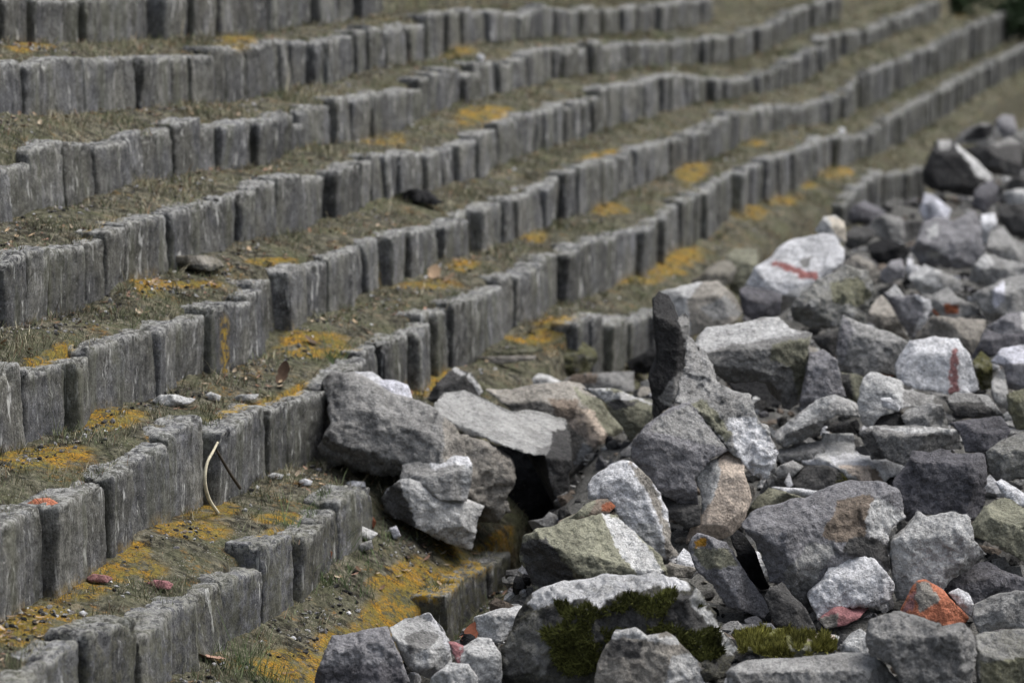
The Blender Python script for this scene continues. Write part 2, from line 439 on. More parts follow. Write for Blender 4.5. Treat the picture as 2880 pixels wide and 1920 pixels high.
# far level ground out to the horizon, a step below the terraced sheet
B = 900.0
me = make_mesh('field', [(-B, -B, -1.2), (B, -B, -1.2), (B, B, -1.2), (-B, B, -1.2)], [(0, 1, 2, 3)], M_GROUND)
tag(link('field', me), kind='structure')

# ------------------------------------------------------------------ edging blocks
def box_grid(nx_, ny_, nz_):
    def g(n): return np.linspace(-1, 1, n + 1)
    Vs, Fs, off = [], [], 0
    for ax, n1, n2, sgn in ((0, ny_, nz_, 1), (0, ny_, nz_, -1), (1, nx_, nz_, 1), (1, nx_, nz_, -1), (2, nx_, ny_, 1)):
        a, b = np.meshgrid(g(n1), g(n2), indexing='ij')
        P = np.zeros(a.shape + (3,))
        o = [k for k in range(3) if k != ax]
        P[..., ax] = sgn; P[..., o[0]] = a; P[..., o[1]] = b
        ii = np.arange(a.size).reshape(a.shape) + off
        q = np.stack([ii[:-1, :-1], ii[1:, :-1], ii[1:, 1:], ii[:-1, 1:]], -1).reshape(-1, 4)
        flip = (sgn < 0) ^ (ax == 1)
        Fs.append(q[:, ::-1] if flip else q)
        Vs.append(P.reshape(-1, 3)); off += a.size
    V, F = np.concatenate(Vs), np.concatenate(Fs)
    key, inv = np.unique(np.round(V * 1e5).astype(np.int64), axis=0, return_inverse=True)
    return key / 1e5, inv.ravel()[F]

def block_mesh(w, d, h, res, seed, lean=(0, 0), rnd=.03, tt=0.0):
    n = lambda s: max(2, int(round(s / res)))
    V, F = box_grid(n(d), n(w), n(h))
    half = np.array([d / 2, w / 2, h / 2])
    P = V * half
    inner = np.clip(P, -(half - rnd), half - rnd)
    D = P - inner
    L = np.linalg.norm(D, axis=1, keepdims=True)
    # chamfer-rounded arrises, more worn at the top
    P = np.where(L > 1e-9, inner + D / np.maximum(L, 1e-9) * np.minimum(L, rnd), P)
    sd = np.array([seed * 3.17, seed * 1.31, seed * 2.77])
    N = D / np.maximum(L, 1e-9)
    N = np.where(L > 1e-9, N, 0)
    topness = sstep(.45, 1.0, V[:, 2])
    flute = fbm(P * np.array([24, 24, 2.2]) + sd, 3)
    rough = fbm(P * 17 + sd, 4)
    big = fbm(P * 4.2 + sd, 2)
    P = P + N * ((.009 * flute + .008 * rough + .010 * big + .004 * fbm(P * 48 + sd, 2)) * (1 - .2 * topness))[:, None]
    # broken top edge and bitten corners
    bite = np.maximum(0, fbm(P * 15 + sd + 9, 3) - .12) * topness
    P[:, 2] -= .06 * bite
    P[:, 0] -= .07 * bite * (V[:, 0] > 0)
    P[:, 1] += lean[1] * (P[:, 2] / h) * .5 * w * .3
    P[:, 0] += lean[0] * (P[:, 2] / h + .5)
    P[:, 2] += tt * w * V[:, 1] * .5 * sstep(-.5, 1, V[:, 2]) - h / 2
    crust = sstep(-.06, -.008, P[:, 2]) * .95 + .10
    return P, F, crust

NUM = ['', 'first', 'second', 'third', 'fourth', 'fifth', 'sixth', 'seventh', 'eighth', 'ninth', 'tenth', 'eleventh', 'twelfth', 'thirteenth', 'fourteenth', 'fifteenth', 'sixteenth', 'seventeenth', 'eighteenth', 'nineteenth']
TENS = {2: ('twenty', 'twentieth'), 3: ('thirty', 'thirtieth'), 4: ('forty', 'fortieth'), 5: ('fifty', 'fiftieth'), 6: ('sixty', 'sixtieth'), 7: ('seventy', 'seventieth'), 8: ('eighty', 'eightieth'), 9: ('ninety', 'ninetieth')}
def ordinal(n):
    if n < 20: return NUM[n]
    t, u = divmod(n, 10)
    return TENS[t][1] if u == 0 else TENS[t][0] + '-' + NUM[u]
ROWNAME = {1: 'topmost', 2: 'second', 3: 'third', 4: 'fourth', 5: 'fifth', 6: 'sixth', 7: 'seventh', 8: 'lowest'}
HIDE = {1: [(880, 4000)], 7: [(868, 1338), (1512, 1938), (2122, 4000)], 8: [(-100, 1005), (1215, 4000)], 2: [(1640, 4000)], 3: [(1930, 4000)], 4: [(2160, 4000)], 5: [(2360, 4000)], 6: [(2360, 4000)]}
blocks = []
for i in range(1, 9):
    R = ROW[i]; X = ROWX[i]
    y = R['yt'][0]
    rr = random.Random(100 + i)
    while y < 75:
        w = rr.choice([.24, .28, .32, .36, .40, .44, .50])
        if i == 8: w = .4
        yc = y + w / 2
        zt = float(np.interp(yc, R['yt'], R['zt'])); zf = float(np.interp(yc, R['yf'], R['zf']))
        p = project((X, yc, zt)); px = p[0] / DS
        pl = project((X, y, zt))[0] / DS; pr = project((X, y + w, zt))[0] / DS
        y += w + rr.choice([.002, .004, .008, .012, .02, .03, .05])
        if pr < -40 or px > 2375: continue
        if any(a < px < b for a, b in HIDE.get(i, [])): continue
        jx = rr.gauss(0, .020)
        if rr.random() < .09: jx -= .04 + .04 * rr.random()
        jz = rr.gauss(0, .014)
        blocks.append(dict(row=i, x=X + jx, y=yc, zt=zt + jz, zf=zf, w=w, px=px, vis=pr > 4, t=float(p[2]), size=w * (zt - zf) / p[2] ** 2, yaw=rr.gauss(0, .07), lx=rr.gauss(0, .018), ly=rr.gauss(0, .22), tt=rr.gauss(0, .05), rnd=rr.uniform(.010, .024)))
for i in range(1, 9):
    k = 0
    for b in sorted([b for b in blocks if b['row'] == i], key=lambda b: b['px']):
        if b['vis']: k += 1
        b['n'] = max(k, 1)
blocks = [b for b in blocks if b['vis']]
blocks.sort(key=lambda b: -b['size'])
near = [b for b in blocks if b['n'] < 90][:300]; _ids = {id(b) for b in near}; far = [b for b in blocks if id(b) not in _ids]
LOOK = {0: 'weathered grey', 1: 'pale grey', 2: 'dark grey'}
for k, b in enumerate(near):
    h = b['zt'] - b['zf'] + .12
    res = max(.014, b['t'] / 1000)
    d = .20
    P, F, crust = block_mesh(b['w'], d, h, res, k + 1, (b['lx'], b['ly']), b['rnd'], b['tt'])
    org = np.array([b['x'] - d / 2, b['y'], b['zt']])
    cy, sy = math.cos(b['yaw']), math.sin(b['yaw'])
    Wd = np.stack([P[:, 0] * cy - P[:, 1] * sy, P[:, 0] * sy + P[:, 1] * cy, P[:, 2]], -1)
    Q = Wd + org
    lich = lichen_at(Q[:, 0], Q[:, 1], Q[:, 2] - .04) * sstep(-.06, 0.0, P[:, 2])
    lich = np.maximum(lich, lichen_at(Q[:, 0], Q[:, 1], Q[:, 2]) * sstep(h - .17, h - .04, -P[:, 2]) * .8)
    moss = np.full(len(P), 1.0 if b['row'] == 8 else (.55 if b['row'] == 7 and b['px'] < 900 else (.22 if b['t'] < 17 else .10)))
    moss = moss * (1 - .5 * sstep(.05, .25, -P[:, 2])) if b['row'] < 7 else moss
    if b['row'] == 5 and abs(b['px'] - 485) < 32:
        lich = np.maximum(lich, sstep(.30, 1, 1 - np.abs(P[:, 1]) / .12) * (P[:, 0] > .04) * sstep(.03, .12, -P[:, 2]))
        b['note'] = 1
    me = make_mesh('edging_block', Wd, F, M_BLOCK, True, dict(crust=crust, lichen=lich, moss=moss))
    o = link('edging_block', me, org)
    look = 'weathered grey' if b['row'] < 7 else ('mossy grey' if b['row'] == 7 else 'overgrown')
    look = 'yellow-streaked' if b.get('note') else look; extra = ''
    tag(o, f"{look} edging block{extra}, {ordinal(b['n'])} from left in {ROWNAME[b['row']]} terrace row" + (' from top' if b['row'] not in (1, 8) else ''), 'stone block', 'edging blocks along the terrace rows')
# far stretch of the rows
Vs, Fs, Cs, off = [], [], [], 0
for k, b in enumerate(far):
    h = b['zt'] - b['zf'] + .12
    P, F, crust = block_mesh(b['w'], .2, h, max(.035, b['t'] / 700), 500 + k, (b['lx'], b['ly']), b['rnd'], b['tt'])
    Vs.append(P + np.array([b['x'] - .1, b['y'], b['zt']])); Fs.append(F + off); Cs.append(crust); off += len(P)
if Vs:
    C_ = np.concatenate(Cs)
    me = make_mesh('distant_edging_blocks', np.concatenate(Vs), np.concatenate(Fs), M_BLOCK, True, dict(crust=C_, lichen=C_ * 0, moss=C_ * 0 + .15))
    tag(link('distant_edging_blocks', me), 'grey edging blocks continuing the terrace rows into the blurred distance', 'stone blocks', kind='stuff')
print('blocks', len(near), len(far))
# ------------------------------------------------------------------ rubble: broken concrete chunks, outlines read off in enlarged tiles
TILE = {'A': (1440, 960, 2.45), 'B': (1680, 600, 2.45), 'C': (1920, 960, 2.45), 'D': (2160, 320, 3.2667), 'E': (780, 1000, 2.45),
        'F': (960, 1280, 2.45), 'G': (1920, 1280, 2.45), 'H': (1920, 640, 2.45), 'T1': (0, 0, 2.45), 'T2': (960, 0, 2.45), 'T3': (1920, 0, 2.45), 'T4': (0, 640, 2.45), 'T5': (960, 640, 2.45), 'T7': (0, 1280, 2.45)}
CC = dict(grey=(.295,.291,.282), mid=(.232,.228,.220), light=(.47,.468,.46), white=(.62,.62,.635), dark=(.076,.074,.072), black=(.020,.020,.021),
          violet=(.232,.227,.236), dviolet=(.122,.118,.127), tan=(.58,.49,.41), brown=(.19,.155,.125), brick=(.45,.17,.10), red=(.36,.16,.15),
          pink=(.40,.19,.195), olive=(.215,.212,.160), green=(.20,.20,.085), lilac=(.58,.58,.63), slate=(.040,.039,.039), pale=(.36,.357,.345), orange=(.42,.22,.03), rust=(.21,.075,.04), warm=(.285,.265,.235), stripe=(.30,.155,.15), sand=(.55,.50,.42))
ROCKS = []
def rock(label, t, o, c='grey', r=(), p=(), by=None, B=.34, T=.62, moss=0.0, mp=(), name='concrete_chunk', cat='concrete chunk', push=0.0, rough=1.0, group='broken concrete chunks of the rubble heap', tilt=0.25, top=None):
    ROCKS.append(dict(label=label, t=t, o=o, c=c, r=r, p=p, by=by, B=B, T=T, moss=moss, mp=mp, name=name, cat=cat, push=push, rough=rough, group=group, tilt=tilt, top=top))

# --- front of the heap, against the terrace
rock('largest rough grey boulder, lying diagonally against the end of the terrace steps', 'E', [(330,200),(390,120),(540,115),(620,200),(760,260),(930,315),(1080,375),(1250,530),(1400,590),(1520,640),(1620,745),(1645,840),(1600,960),(1610,1060),(1500,1150),(1370,1130),(1000,960,-60),(830,850,-190),(480,800,-220),(275,720,-180),(345,520,-20)],
     'mid', r=[(420,420,90),(600,590,130),(830,690,130),(700,420,120),(1050,600,130),(1350,760,150),(1480,900,150),(1000,800,60)], p=[([(1150,450),(1700,450),(1700,1200),(1300,1200),(1150,700)], 'warm')], by=1130, tilt=.3, rough=1.5)
rock('smooth white plaster lump sitting behind the largest boulder', 'E', [(520,115),(640,112),(720,172),(800,172),(900,205),(940,320),(780,330),(600,270)], 'lilac', by=900, B=.5, push=.25, rough=.4, p=[([(560,100),(720,100),(700,260),(560,260)], 'white')])
rock('small dark triangular fragment with a pale edge behind the flat-topped slab', 'E', [(1030,300),(1080,210),(1160,130),(1220,82),(1340,130),(1420,250),(1360,300),(1200,330),(1090,350)], 'dark', by=760, push=.3, p=[([(1320,120),(1450,260),(1400,280),(1310,150)], 'light'), ([(1210,70),(1300,120),(1270,140),(1210,100)], 'light')])
rock('flat-topped pale slab bridging a deep dark hole, with a dark broken end', 'E', [(1080,330,-150),(1150,260,-190),(1290,240,-200),(1400,290,-190),(1600,380,-140),(1850,400,-110),(1985,455,-60),(2030,540,-20),(2038,640),(2028,770),(2000,860),(2005,1000),(2090,1100),(1950,1150),(1915,980),(1868,850),(1850,700),(1770,680,-10),(1640,650,0),(1450,590,10),(1300,545,10),(1180,480,10),(1070,390,-60)],
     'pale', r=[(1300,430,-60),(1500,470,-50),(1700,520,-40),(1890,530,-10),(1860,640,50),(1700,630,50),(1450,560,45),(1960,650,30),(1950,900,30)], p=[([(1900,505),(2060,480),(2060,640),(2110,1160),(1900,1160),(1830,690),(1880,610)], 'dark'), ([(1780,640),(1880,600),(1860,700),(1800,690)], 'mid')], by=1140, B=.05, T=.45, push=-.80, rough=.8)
rock('big tan-brown boulder with a rounded back behind the flat-topped slab', 'A', [(-180,330),(0,330),(150,305),(350,288),(470,305),(600,400),(690,500),(760,600),(812,680),(832,800),(700,850),(560,930),(520,1080),(430,1190),(330,1150),(300,880),(300,600),(0,480)],
     'warm', r=[(200,350,40),(330,420,110),(480,520,140),(560,680,150),(430,760,140),(640,720,120),(500,900,130)], p=[([(380,430),(560,480),(760,640),(830,800),(560,720),(420,600)], 'tan'), ([(240,400),(480,400),(430,520),(300,540)], 'brown'), ([(470,700),(640,760),(620,850),(420,860)], 'light'), ([(400,300),(640,420),(830,700),(700,700),(560,500)], 'olive')], by=1150, push=1.35, rough=.7)
rock('small whitish stone on the step edge above the tan boulder', 'A', [(120,275),(180,222),(260,238),(345,280),(300,310),(160,320)], 'light', by=420, rough=.8)
rock('thin brownish flagstone lying behind the rounded tan boulder', 'A', [(350,272),(430,230),(560,222),(700,217),(842,212),(842,350),(700,380),(480,330)], 'mid', p=[([(350,280),(430,225),(590,222),(580,290),(400,290)], 'brown')], by=520, B=.2)
rock('hollow shell-shaped fragment with a pale curved rim beside the dark upright slab', 'A', [(480,320),(600,328),(740,342),(850,382),(960,408),(990,440),(970,520),(920,620),(860,650),(820,690),(750,590),(690,500),(640,420)], 'olive', p=[([(470,310),(600,320),(860,375),(1000,440),(960,440),(860,400),(720,395),(640,420)], 'light'), ([(650,420),(740,395),(880,415),(800,450),(700,470)], 'dark')], by=800, push=.1, r=[(700,390,60),(850,400,50),(850,560,70)])
rock('tall thin dark slab standing upright on edge', 'A', [(970,-300),(1008,-342),(1080,-322),(1120,-240),(1150,-145),(1200,-178),(1222,-150),(1217,50),(1182,200),(1152,320),(1120,430),(1040,480),(970,545),(985,440),(960,380),(940,260),(1000,180),(985,-50)], 'slate', r=[(1050,-200,30),(1090,50,40),(1100,200,40),(1050,350,35),(1180,0,25)], by=900, B=.08, T=1.1, push=-.15, rough=.7, p=[([(1150,-170),(1230,-170),(1230,60),(1200,60)], 'mid'), ([(1000,400),(1110,250),(1190,180),(1100,460)], 'mid')])
rock('pale wedge-shaped block leaning behind the dark upright slab', 'B', [(420,545),(560,512),(700,480),(830,470),(900,520),(945,565),(1005,690),(900,790),(700,830),(640,860),(560,900),(500,700)], 'warm', p=[([(410,500),(720,470),(620,600),(640,840),(560,760)], 'light'), ([(700,650),(900,560),(1010,700),(800,740)], 'grey')], by=1020, B=.22, rough=.6)
rock('small black jagged stone at the foot of the terrace left of the upright slab', 'B', [(195,1030),(330,955),(420,920),(440,1080),(330,1110),(240,1105)], 'black', by=1180)
rock('large violet-grey fractured boulder in the middle of the heap', 'A', [(925,590),(1000,530),(1070,488),(1170,440),(1230,438),(1330,560),(1440,690),(1490,745),(1400,800),(1330,860),(1272,950),(1292,1130),(1150,1112),(1020,1045),(975,985),(870,885),(815,800),(830,690)], 'violet', r=[(1180,640,110),(1050,640,70),(1280,760,130),(1130,830,150),(1000,800,110),(1180,980,140),(1250,900,120)], by=1420, p=[([(1000,530),(1230,430),(1480,740),(1300,700),(1100,640),(940,620)], 'grey')], rough=1.1)
rock('ribbed pale flake rising beside the violet-grey boulder', 'A', [(1215,-30),(1300,60),(1400,180),(1420,290),(1500,335),(1560,370),(1655,390),(1685,520),(1765,600),(1822,760),(1815,900),(1750,965),(1640,930),(1560,800),(1490,740),(1330,560),(1230,445),(1125,425),(1150,300),(1180,190)], 'grey', r=[(1290,250,90),(1400,420,120),(1500,560,120),(1620,680,120),(1700,820,100),(1560,450,70)], p=[([(1480,520),(1680,520),(1840,760),(1760,980),(1620,940),(1540,760)], 'white'), ([(1230,430),(1300,380),(1520,620),(1480,700)], 'olive'), ([(1430,340),(1530,400),(1480,560),(1420,460)], 'mid')], by=1350, rough=1.6)
rock('smooth beige plaster-faced bar standing in front of the violet-grey boulder', 'A', [(1490,740),(1600,790),(1600,900),(1652,1080),(1600,1250),(1520,1330),(1400,1375),(1290,1332),(1198,1395),(1270,1230),(1312,1170),(1300,1050),(1258,940),(1330,850),(1420,812)], 'tan', r=[(1440,900,120),(1420,1080,130),(1560,1050,90),(1380,1230,110),(1330,980,80)], p=[([(1240,940),(1330,840),(1420,805),(1440,900),(1390,1080),(1310,1190)], 'light')], by=1420, rough=.45, B=.3)
rock('grey bar spotted with orange lichen below the beige bar', 'G', [(38,660),(60,590),(110,548),(200,570),(300,600),(350,680),(450,830),(560,990),(625,1100),(560,1130),(450,1085),(300,1045),(200,890),(100,790)], 'violet', r=[(170,640,90),(250,780,100),(380,920,100),(480,1020,80)], p=[([(70,590),(150,560),(170,620),(90,640)], 'orange'), ([(125,680),(220,670),(235,740),(165,790),(130,750)], 'orange'), ([(60,640),(330,640),(380,760),(150,780)], 'olive')], by=1160, rough=.8)
rock('black slab leaning beside the lichen-spotted bar', 'G', [(330,560),(380,520),(430,560),(500,650),(570,850),(610,915),(540,930),(430,835),(380,700)], 'black', by=1050, B=.12, r=[(440,640,20),(500,800,20)], rough=.4)
rock('bright white-faced slab with a tan flank right of the dark hole', 'A', [(520,1000),(560,930),(640,870),(740,830),(812,842),(950,940),(1010,1030),(1062,1160),(1088,1280),(1100,1380),(1150,1475),(1050,1510),(900,1490),(740,1230),(700,1130),(620,1095),(520,1085)], 'white', r=[(700,980,100),(850,1050,140),(940,1200,150),(800,1150,150),(1020,1250,100),(1000,1400,120)], p=[([(800,830),(960,930),(1160,1480),(1060,1500),(1030,1280),(960,1100)], 'warm'), ([(860,1250),(1000,1250),(1060,1520),(900,1520)], 'light')], by=1560, rough=.9)
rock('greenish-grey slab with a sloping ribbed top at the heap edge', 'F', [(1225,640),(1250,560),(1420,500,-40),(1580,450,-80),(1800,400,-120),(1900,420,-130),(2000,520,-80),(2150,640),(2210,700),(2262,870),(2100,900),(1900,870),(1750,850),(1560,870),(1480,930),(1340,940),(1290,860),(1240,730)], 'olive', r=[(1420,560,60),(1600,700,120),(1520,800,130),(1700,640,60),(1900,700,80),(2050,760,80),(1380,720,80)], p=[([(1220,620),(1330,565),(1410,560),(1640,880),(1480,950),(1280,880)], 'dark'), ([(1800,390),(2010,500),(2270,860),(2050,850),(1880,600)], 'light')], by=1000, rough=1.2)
rock('brownish wedge with a red spot resting on the greenish slab', 'F', [(1480,470),(1600,418),(1700,330),(1770,306),(1835,304),(1892,350),(1850,395),(1700,425),(1580,460)], 'brown', p=[([(1790,330),(1890,310),(1900,370),(1800,390)], 'rust'), ([(1480,480),(1700,330),(1760,300),(1700,410)], 'olive')], by=720, push=-.4, rough=.5, B=.25)
rock('large dark boulder covered with moss under a white crusted rim at the front', 'F', [(1288,1010),(1350,935),(1480,905),(1600,893),(1800,875),(1950,862),(2200,872),(2352,872),(2440,900),(2520,990),(2580,1130),(2720,1340),(2640,1520),(2300,1640),(1500,1640),(1130,1600),(1085,1400),(1140,1290),(1180,1180)], 'dark', r=[(1400,990,60),(1700,970,70),(2000,950,70),(2300,950,70),(2480,1050,60),(1450,1150,150),(1750,1150,170),(2150,1100,170),(1300,1350,130),(1700,1400,180)],
     p=[([(1270,1030),(1350,910),(1600,880),(1950,850),(2380,860),(2420,930),(2200,920),(1990,915),(1820,1000),(1760,1040),(1690,990),(1560,985),(1430,1010),(1330,1060)], 'white'), ([(1150,1250),(1330,1080),(1480,1250),(1400,1500),(1100,1500)], 'mid'), ([(2440,900),(2560,1100),(2730,1330),(2680,1380),(2520,1150),(2410,1000)], 'light')], mp=[[(1430,1020),(1560,995),(1690,1000),(1760,1050),(1900,990),(2350,930),(2480,1050),(2660,1350),(2500,1420),(2000,1150),(1800,1500),(1500,1500),(1400,1250)]], by=1700, rough=1.4, moss=.25)
rock('pale rough stone left of the moss-covered boulder', 'F', [(915,1120),(1080,1062),(1285,1035),(1240,1130),(1180,1195),(1110,1290),(960,1275),(930,1190)], 'light', by=1420)
rock('whitish angular stone with a grey hollow at the lower edge', 'F', [(328,1195),(440,1140),(600,1088),(700,1200),(745,1280),(750,1400),(770,1510),(600,1540),(500,1490),(415,1410),(375,1300)], 'light', p=[([(440,1250),(560,1200),(680,1240),(640,1300),(480,1380)], 'mid'), ([(560,1090),(620,1090),(750,1290),(740,1400),(690,1240)], 'white')], by=1620)
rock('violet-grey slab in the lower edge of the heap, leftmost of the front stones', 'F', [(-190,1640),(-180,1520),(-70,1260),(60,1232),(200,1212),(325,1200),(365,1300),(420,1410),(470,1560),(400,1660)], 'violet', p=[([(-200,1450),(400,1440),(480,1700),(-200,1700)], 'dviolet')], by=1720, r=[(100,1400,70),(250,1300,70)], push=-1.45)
rock('pale stone with a pinkish-red painted streak at the front', 'F', [(735,1285),(835,1335),(940,1262),(1035,1268),(1105,1380),(1110,1500),(1090,1660),(940,1660),(890,1480),(800,1440)], 'light', p=[([(735,1280),(840,1330),(820,1420),(860,1500),(780,1420)], 'pink')], by=1700)
rock('pale grey chip at the bottom edge beside the red-streaked stone', 'F', [(580,1660),(620,1540),(740,1432),(880,1442),(935,1530),(960,1660)], 'light', by=1740)
rock('grey block with a crusted rim in front of the moss-covered boulder', 'F', [(1720,1660),(1760,1445),(1830,1320),(1880,1222),(2040,1200),(2110,1258),(2250,1235),(2330,1290),(2420,1380),(2500,1460),(2560,1660)], 'warm', p=[([(2280,1380),(2420,1360),(2580,1660),(2200,1660)], 'light'), ([(1830,1310),(1880,1210),(2050,1195),(2120,1250),(2350,1240),(2340,1300),(2100,1280),(1950,1240)], 'light'), ([(1850,1260),(2080,1280),(2050,1400),(1830,1380)], 'dark')], by=1760, B=.25)
rock('concrete slab topped with yellow-green moss near the bottom edge', 'G', [(360,1240,-60),(560,1195,-90),(800,1212,-90),(1055,1250,-70),(1062,1335),(950,1395),(700,1405),(400,1345)], 'olive', mp=[[(340,1200),(1080,1200),(1080,1410),(340,1410)]], p=[([(340,1180),(1080,1180),(1080,1340),(700,1300),(340,1330)], 'green'), ([(850,1230),(1060,1240),(1060,1300),(860,1270)], 'tan')], moss=0, by=1480, B=.2)
rock('long grey slab along the bottom edge below the mossy slab', 'G', [(285,1660),(300,1500),(430,1430),(700,1420),(1000,1400),(1200,1388),(1310,1378),(1405,1450),(1500,1568),(1530,1660)], 'grey', by=1720, p=[([(380,1500),(900,1480),(1300,1520),(1300,1660),(320,1660)], 'mid')], B=.25)
rock('small pale stone between the mossy slab and the grey front boulder', 'G', [(1085,1400),(1100,1300),(1160,1230),(1225,1195),(1300,1250),(1275,1375),(1180,1400)], 'light', by=1480)
rock('massive violet-grey boulder with a brown hollow, right of the beige bar', 'G', [(428,495),(490,400),(640,350),(820,312),(900,288),(1070,220),(1180,185),(1390,190),(1490,265),(1540,430),(1440,500),(1425,640),(1430,780),(1400,860),(1150,900),(1000,1000),(860,1062),(760,970),(690,920),(640,880),(600,872),(560,720),(500,600)], 'violet', r=[(700,480,110),(900,430,130),(1080,330,110),(1280,290,110),(1350,470,130),(1150,480,170),(850,620,170),(900,780,170),(1230,650,160),(650,700,110)],
     p=[([(1000,480),(1060,320),(1280,250),(1340,330),(1250,560),(1050,600),(960,560)], 'brown'), ([(1250,480),(1330,280),(1430,330),(1550,420),(1430,500),(1410,600),(1290,560)], 'light'), ([(1150,560),(1300,570),(1430,620),(1430,800),(1320,720),(1080,660)], 'dark'), ([(700,800),(860,610),(1020,600),(1050,660),(900,900),(860,1070),(690,930)], 'grey')], by=1130, rough=1.2)
rock('white ridged chunk above the pink-red fragment', 'G', [(860,985),(960,860),(1010,745),(1100,690),(1178,652),(1250,702),(1340,722),(1400,800),(1455,880),(1442,975),(1350,1052),(1200,1045),(1080,1045),(930,1135),(895,1060)], 'white', r=[(1100,800,110),(1250,820,120),(1150,930,130),(1330,900,100)], by=1180, rough=.9)
rock('pink-red painted fragment beneath the white ridged chunk', 'G', [(935,1130),(1050,1050),(1180,1028),(1295,1035),(1210,1130),(1120,1170),(985,1195)], 'pink', p=[([(940,1120),(1080,1080),(1060,1200),(940,1200)], 'warm')], by=1230, name='painted_fragment', cat='concrete fragment', rough=.5)
rock('pale speckled boulder above the orange brick', 'G', [(1430,700),(1440,600),(1550,520),(1620,402),(1700,442),(1780,420),(1870,395),(1975,420),(2002,560),(2095,690),(2010,770),(1850,850),(1770,960),(1620,980),(1480,1000),(1442,870)], 'light', r=[(1600,620,120),(1780,600,140),(1900,540,110),(1700,780,150),(1550,850,120)], p=[([(1800,760),(2000,700),(2110,690),(2000,800),(1800,860)], 'mid')], by=1120, rough=1.2)
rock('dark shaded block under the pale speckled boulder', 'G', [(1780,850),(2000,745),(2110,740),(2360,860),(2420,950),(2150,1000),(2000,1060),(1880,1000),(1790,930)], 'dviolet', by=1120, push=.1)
rock('broken orange brick lying on the front boulders', 'G', [(1498,1082),(1560,960),(1620,870),(1680,858),(1790,930),(1880,1020),(1975,1120),(1950,1155),(1835,1215),(1760,1155),(1620,1115)], 'brick', p=[([(1610,870),(1690,860),(1780,1000),(1640,1080),(1600,980)], 'warm'), ([(1500,1080),(1570,960),(1610,930),(1590,1060)], 'stripe')], r=[(1690,980,110),(1800,1060,100)], by=1250, name='broken_brick', cat='brick', group='broken bricks in the rubble', rough=.6)
rock('dark grey boulder in front below the orange brick', 'G', [(1275,1310),(1300,1150),(1480,1090),(1620,1112),(1760,1160),(1840,1218),(1950,1162),(2015,1255),(2025,1450),(2005,1568),(1980,1660),(1540,1660),(1480,1510),(1380,1410),(1300,1385)], 'mid', r=[(1500,1230,110),(1750,1300,130),(1650,1450,150),(1900,1400,120)], by=1760, rough=1.2)
rock('small white flake beside the orange brick', 'G', [(1830,950),(1900,918),(1970,950),(2012,1030),(1985,1115),(1920,1065),(1880,1010)], 'white', by=1200)
rock('pale slab at the right edge above the bottom corner', 'G', [(2005,1045),(2130,980),(2300,935),(2440,950),(2440,1190),(2200,1192),(2050,1235),(2000,1140)], 'grey', p=[([(2020,1180),(2440,1140),(2440,1200),(2050,1240)], 'light')], by=1290)
rock('bluish-grey block filling the bottom right corner', 'G', [(2020,1255),(2200,1210),(2440,1200),(2440,1660),(2060,1660),(2030,1500)], 'grey', p=[([(2050,1420),(2440,1380),(2440,1660),(2050,1660)], 'olive')], by=1760, moss=.3)
rock('large olive-grey boulder at the right edge over a black gap', 'C', [(2005,1285),(2080,1150),(2160,1100),(2240,1080),(2352,1150),(2440,1180),(2440,1540),(2300,1490),(2150,1400),(2000,1335)], 'olive', r=[(2200,1250,110),(2330,1320,110)], by=1700)
rock('white curved slab piece on top of the olive boulder at the right edge', 'C', [(2160,975),(2200,948),(2352,1045),(2440,1060),(2440,1190),(2340,1150),(2230,1092)], 'white', by=1500, rough=.5)
rock('squarish dark violet block right of the pale flat stones', 'C', [(1450,990),(1500,930),(1545,870),(1600,750),(1700,765),(1800,740),(1900,780),(2080,780),(2105,900),(2085,1080),(2040,1235),(1960,1210),(1880,1190),(1750,1200),(1600,1190),(1540,1240),(1530,1150)], 'dviolet', r=[(1700,860,80),(1900,900,90),(1750,1030,130),(1950,1080,100),(1600,1030,90)], by=1420, rough=1.1)
rock('streaked grey slab above the dark violet block', 'C', [(1215,625),(1300,590),(1560,588),(1740,600),(1905,612),(1925,740),(1800,745),(1700,775),(1600,760),(1540,860),(1400,810),(1300,810),(1260,710)], 'mid', p=[([(1300,590),(1900,600),(1900,640),(1600,630)], 'light'), ([(1220,640),(1300,620),(1400,800),(1300,810)], 'dark')], by=1080, r=[(1500,680,80),(1750,680,80)])
rock('brownish-grey block under the dark prism at the right', 'C', [(1850,570),(2000,540),(2200,520),(2265,612),(2225,690),(2115,760),(1950,765),(1920,650)], 'dviolet', by=1060)
rock('dark prism with a pale broken corner below the red-striped white block', 'C', [(1815,410),(1880,350),(1990,358),(2110,378),(2185,470),(2225,525),(2050,550),(1900,505),(1840,465)], 'dark', p=[([(1990,350),(2120,370),(2230,530),(2150,480),(2050,390)], 'grey'), ([(1830,350),(2000,350),(2060,420),(1830,410)], 'mid')], by=900)
rock('mottled grey stone at the right edge below the dark prism', 'C', [(2100,760),(2230,670),(2352,618),(2440,620),(2440,930),(2280,960),(2160,960),(2105,900)], 'grey', by=1290, moss=.25)
rock('white-painted block with a vertical red stripe', 'H', [(1468,960),(1540,840),(1572,790),(1750,750),(1900,768),(1980,880),(2012,1000),(2045,1115),(1970,1155),(1890,1140),(1830,1150),(1740,1135),(1620,1115),(1520,1085),(1478,1040)], 'white', r=[(1650,880,100),(1800,860,110),(1750,1020,120),(1920,1000,90)], p=[([(1858,838),(1892,838),(1905,1140),(1832,1150),(1835,950)], 'stripe')], by=1330, rough=.5)
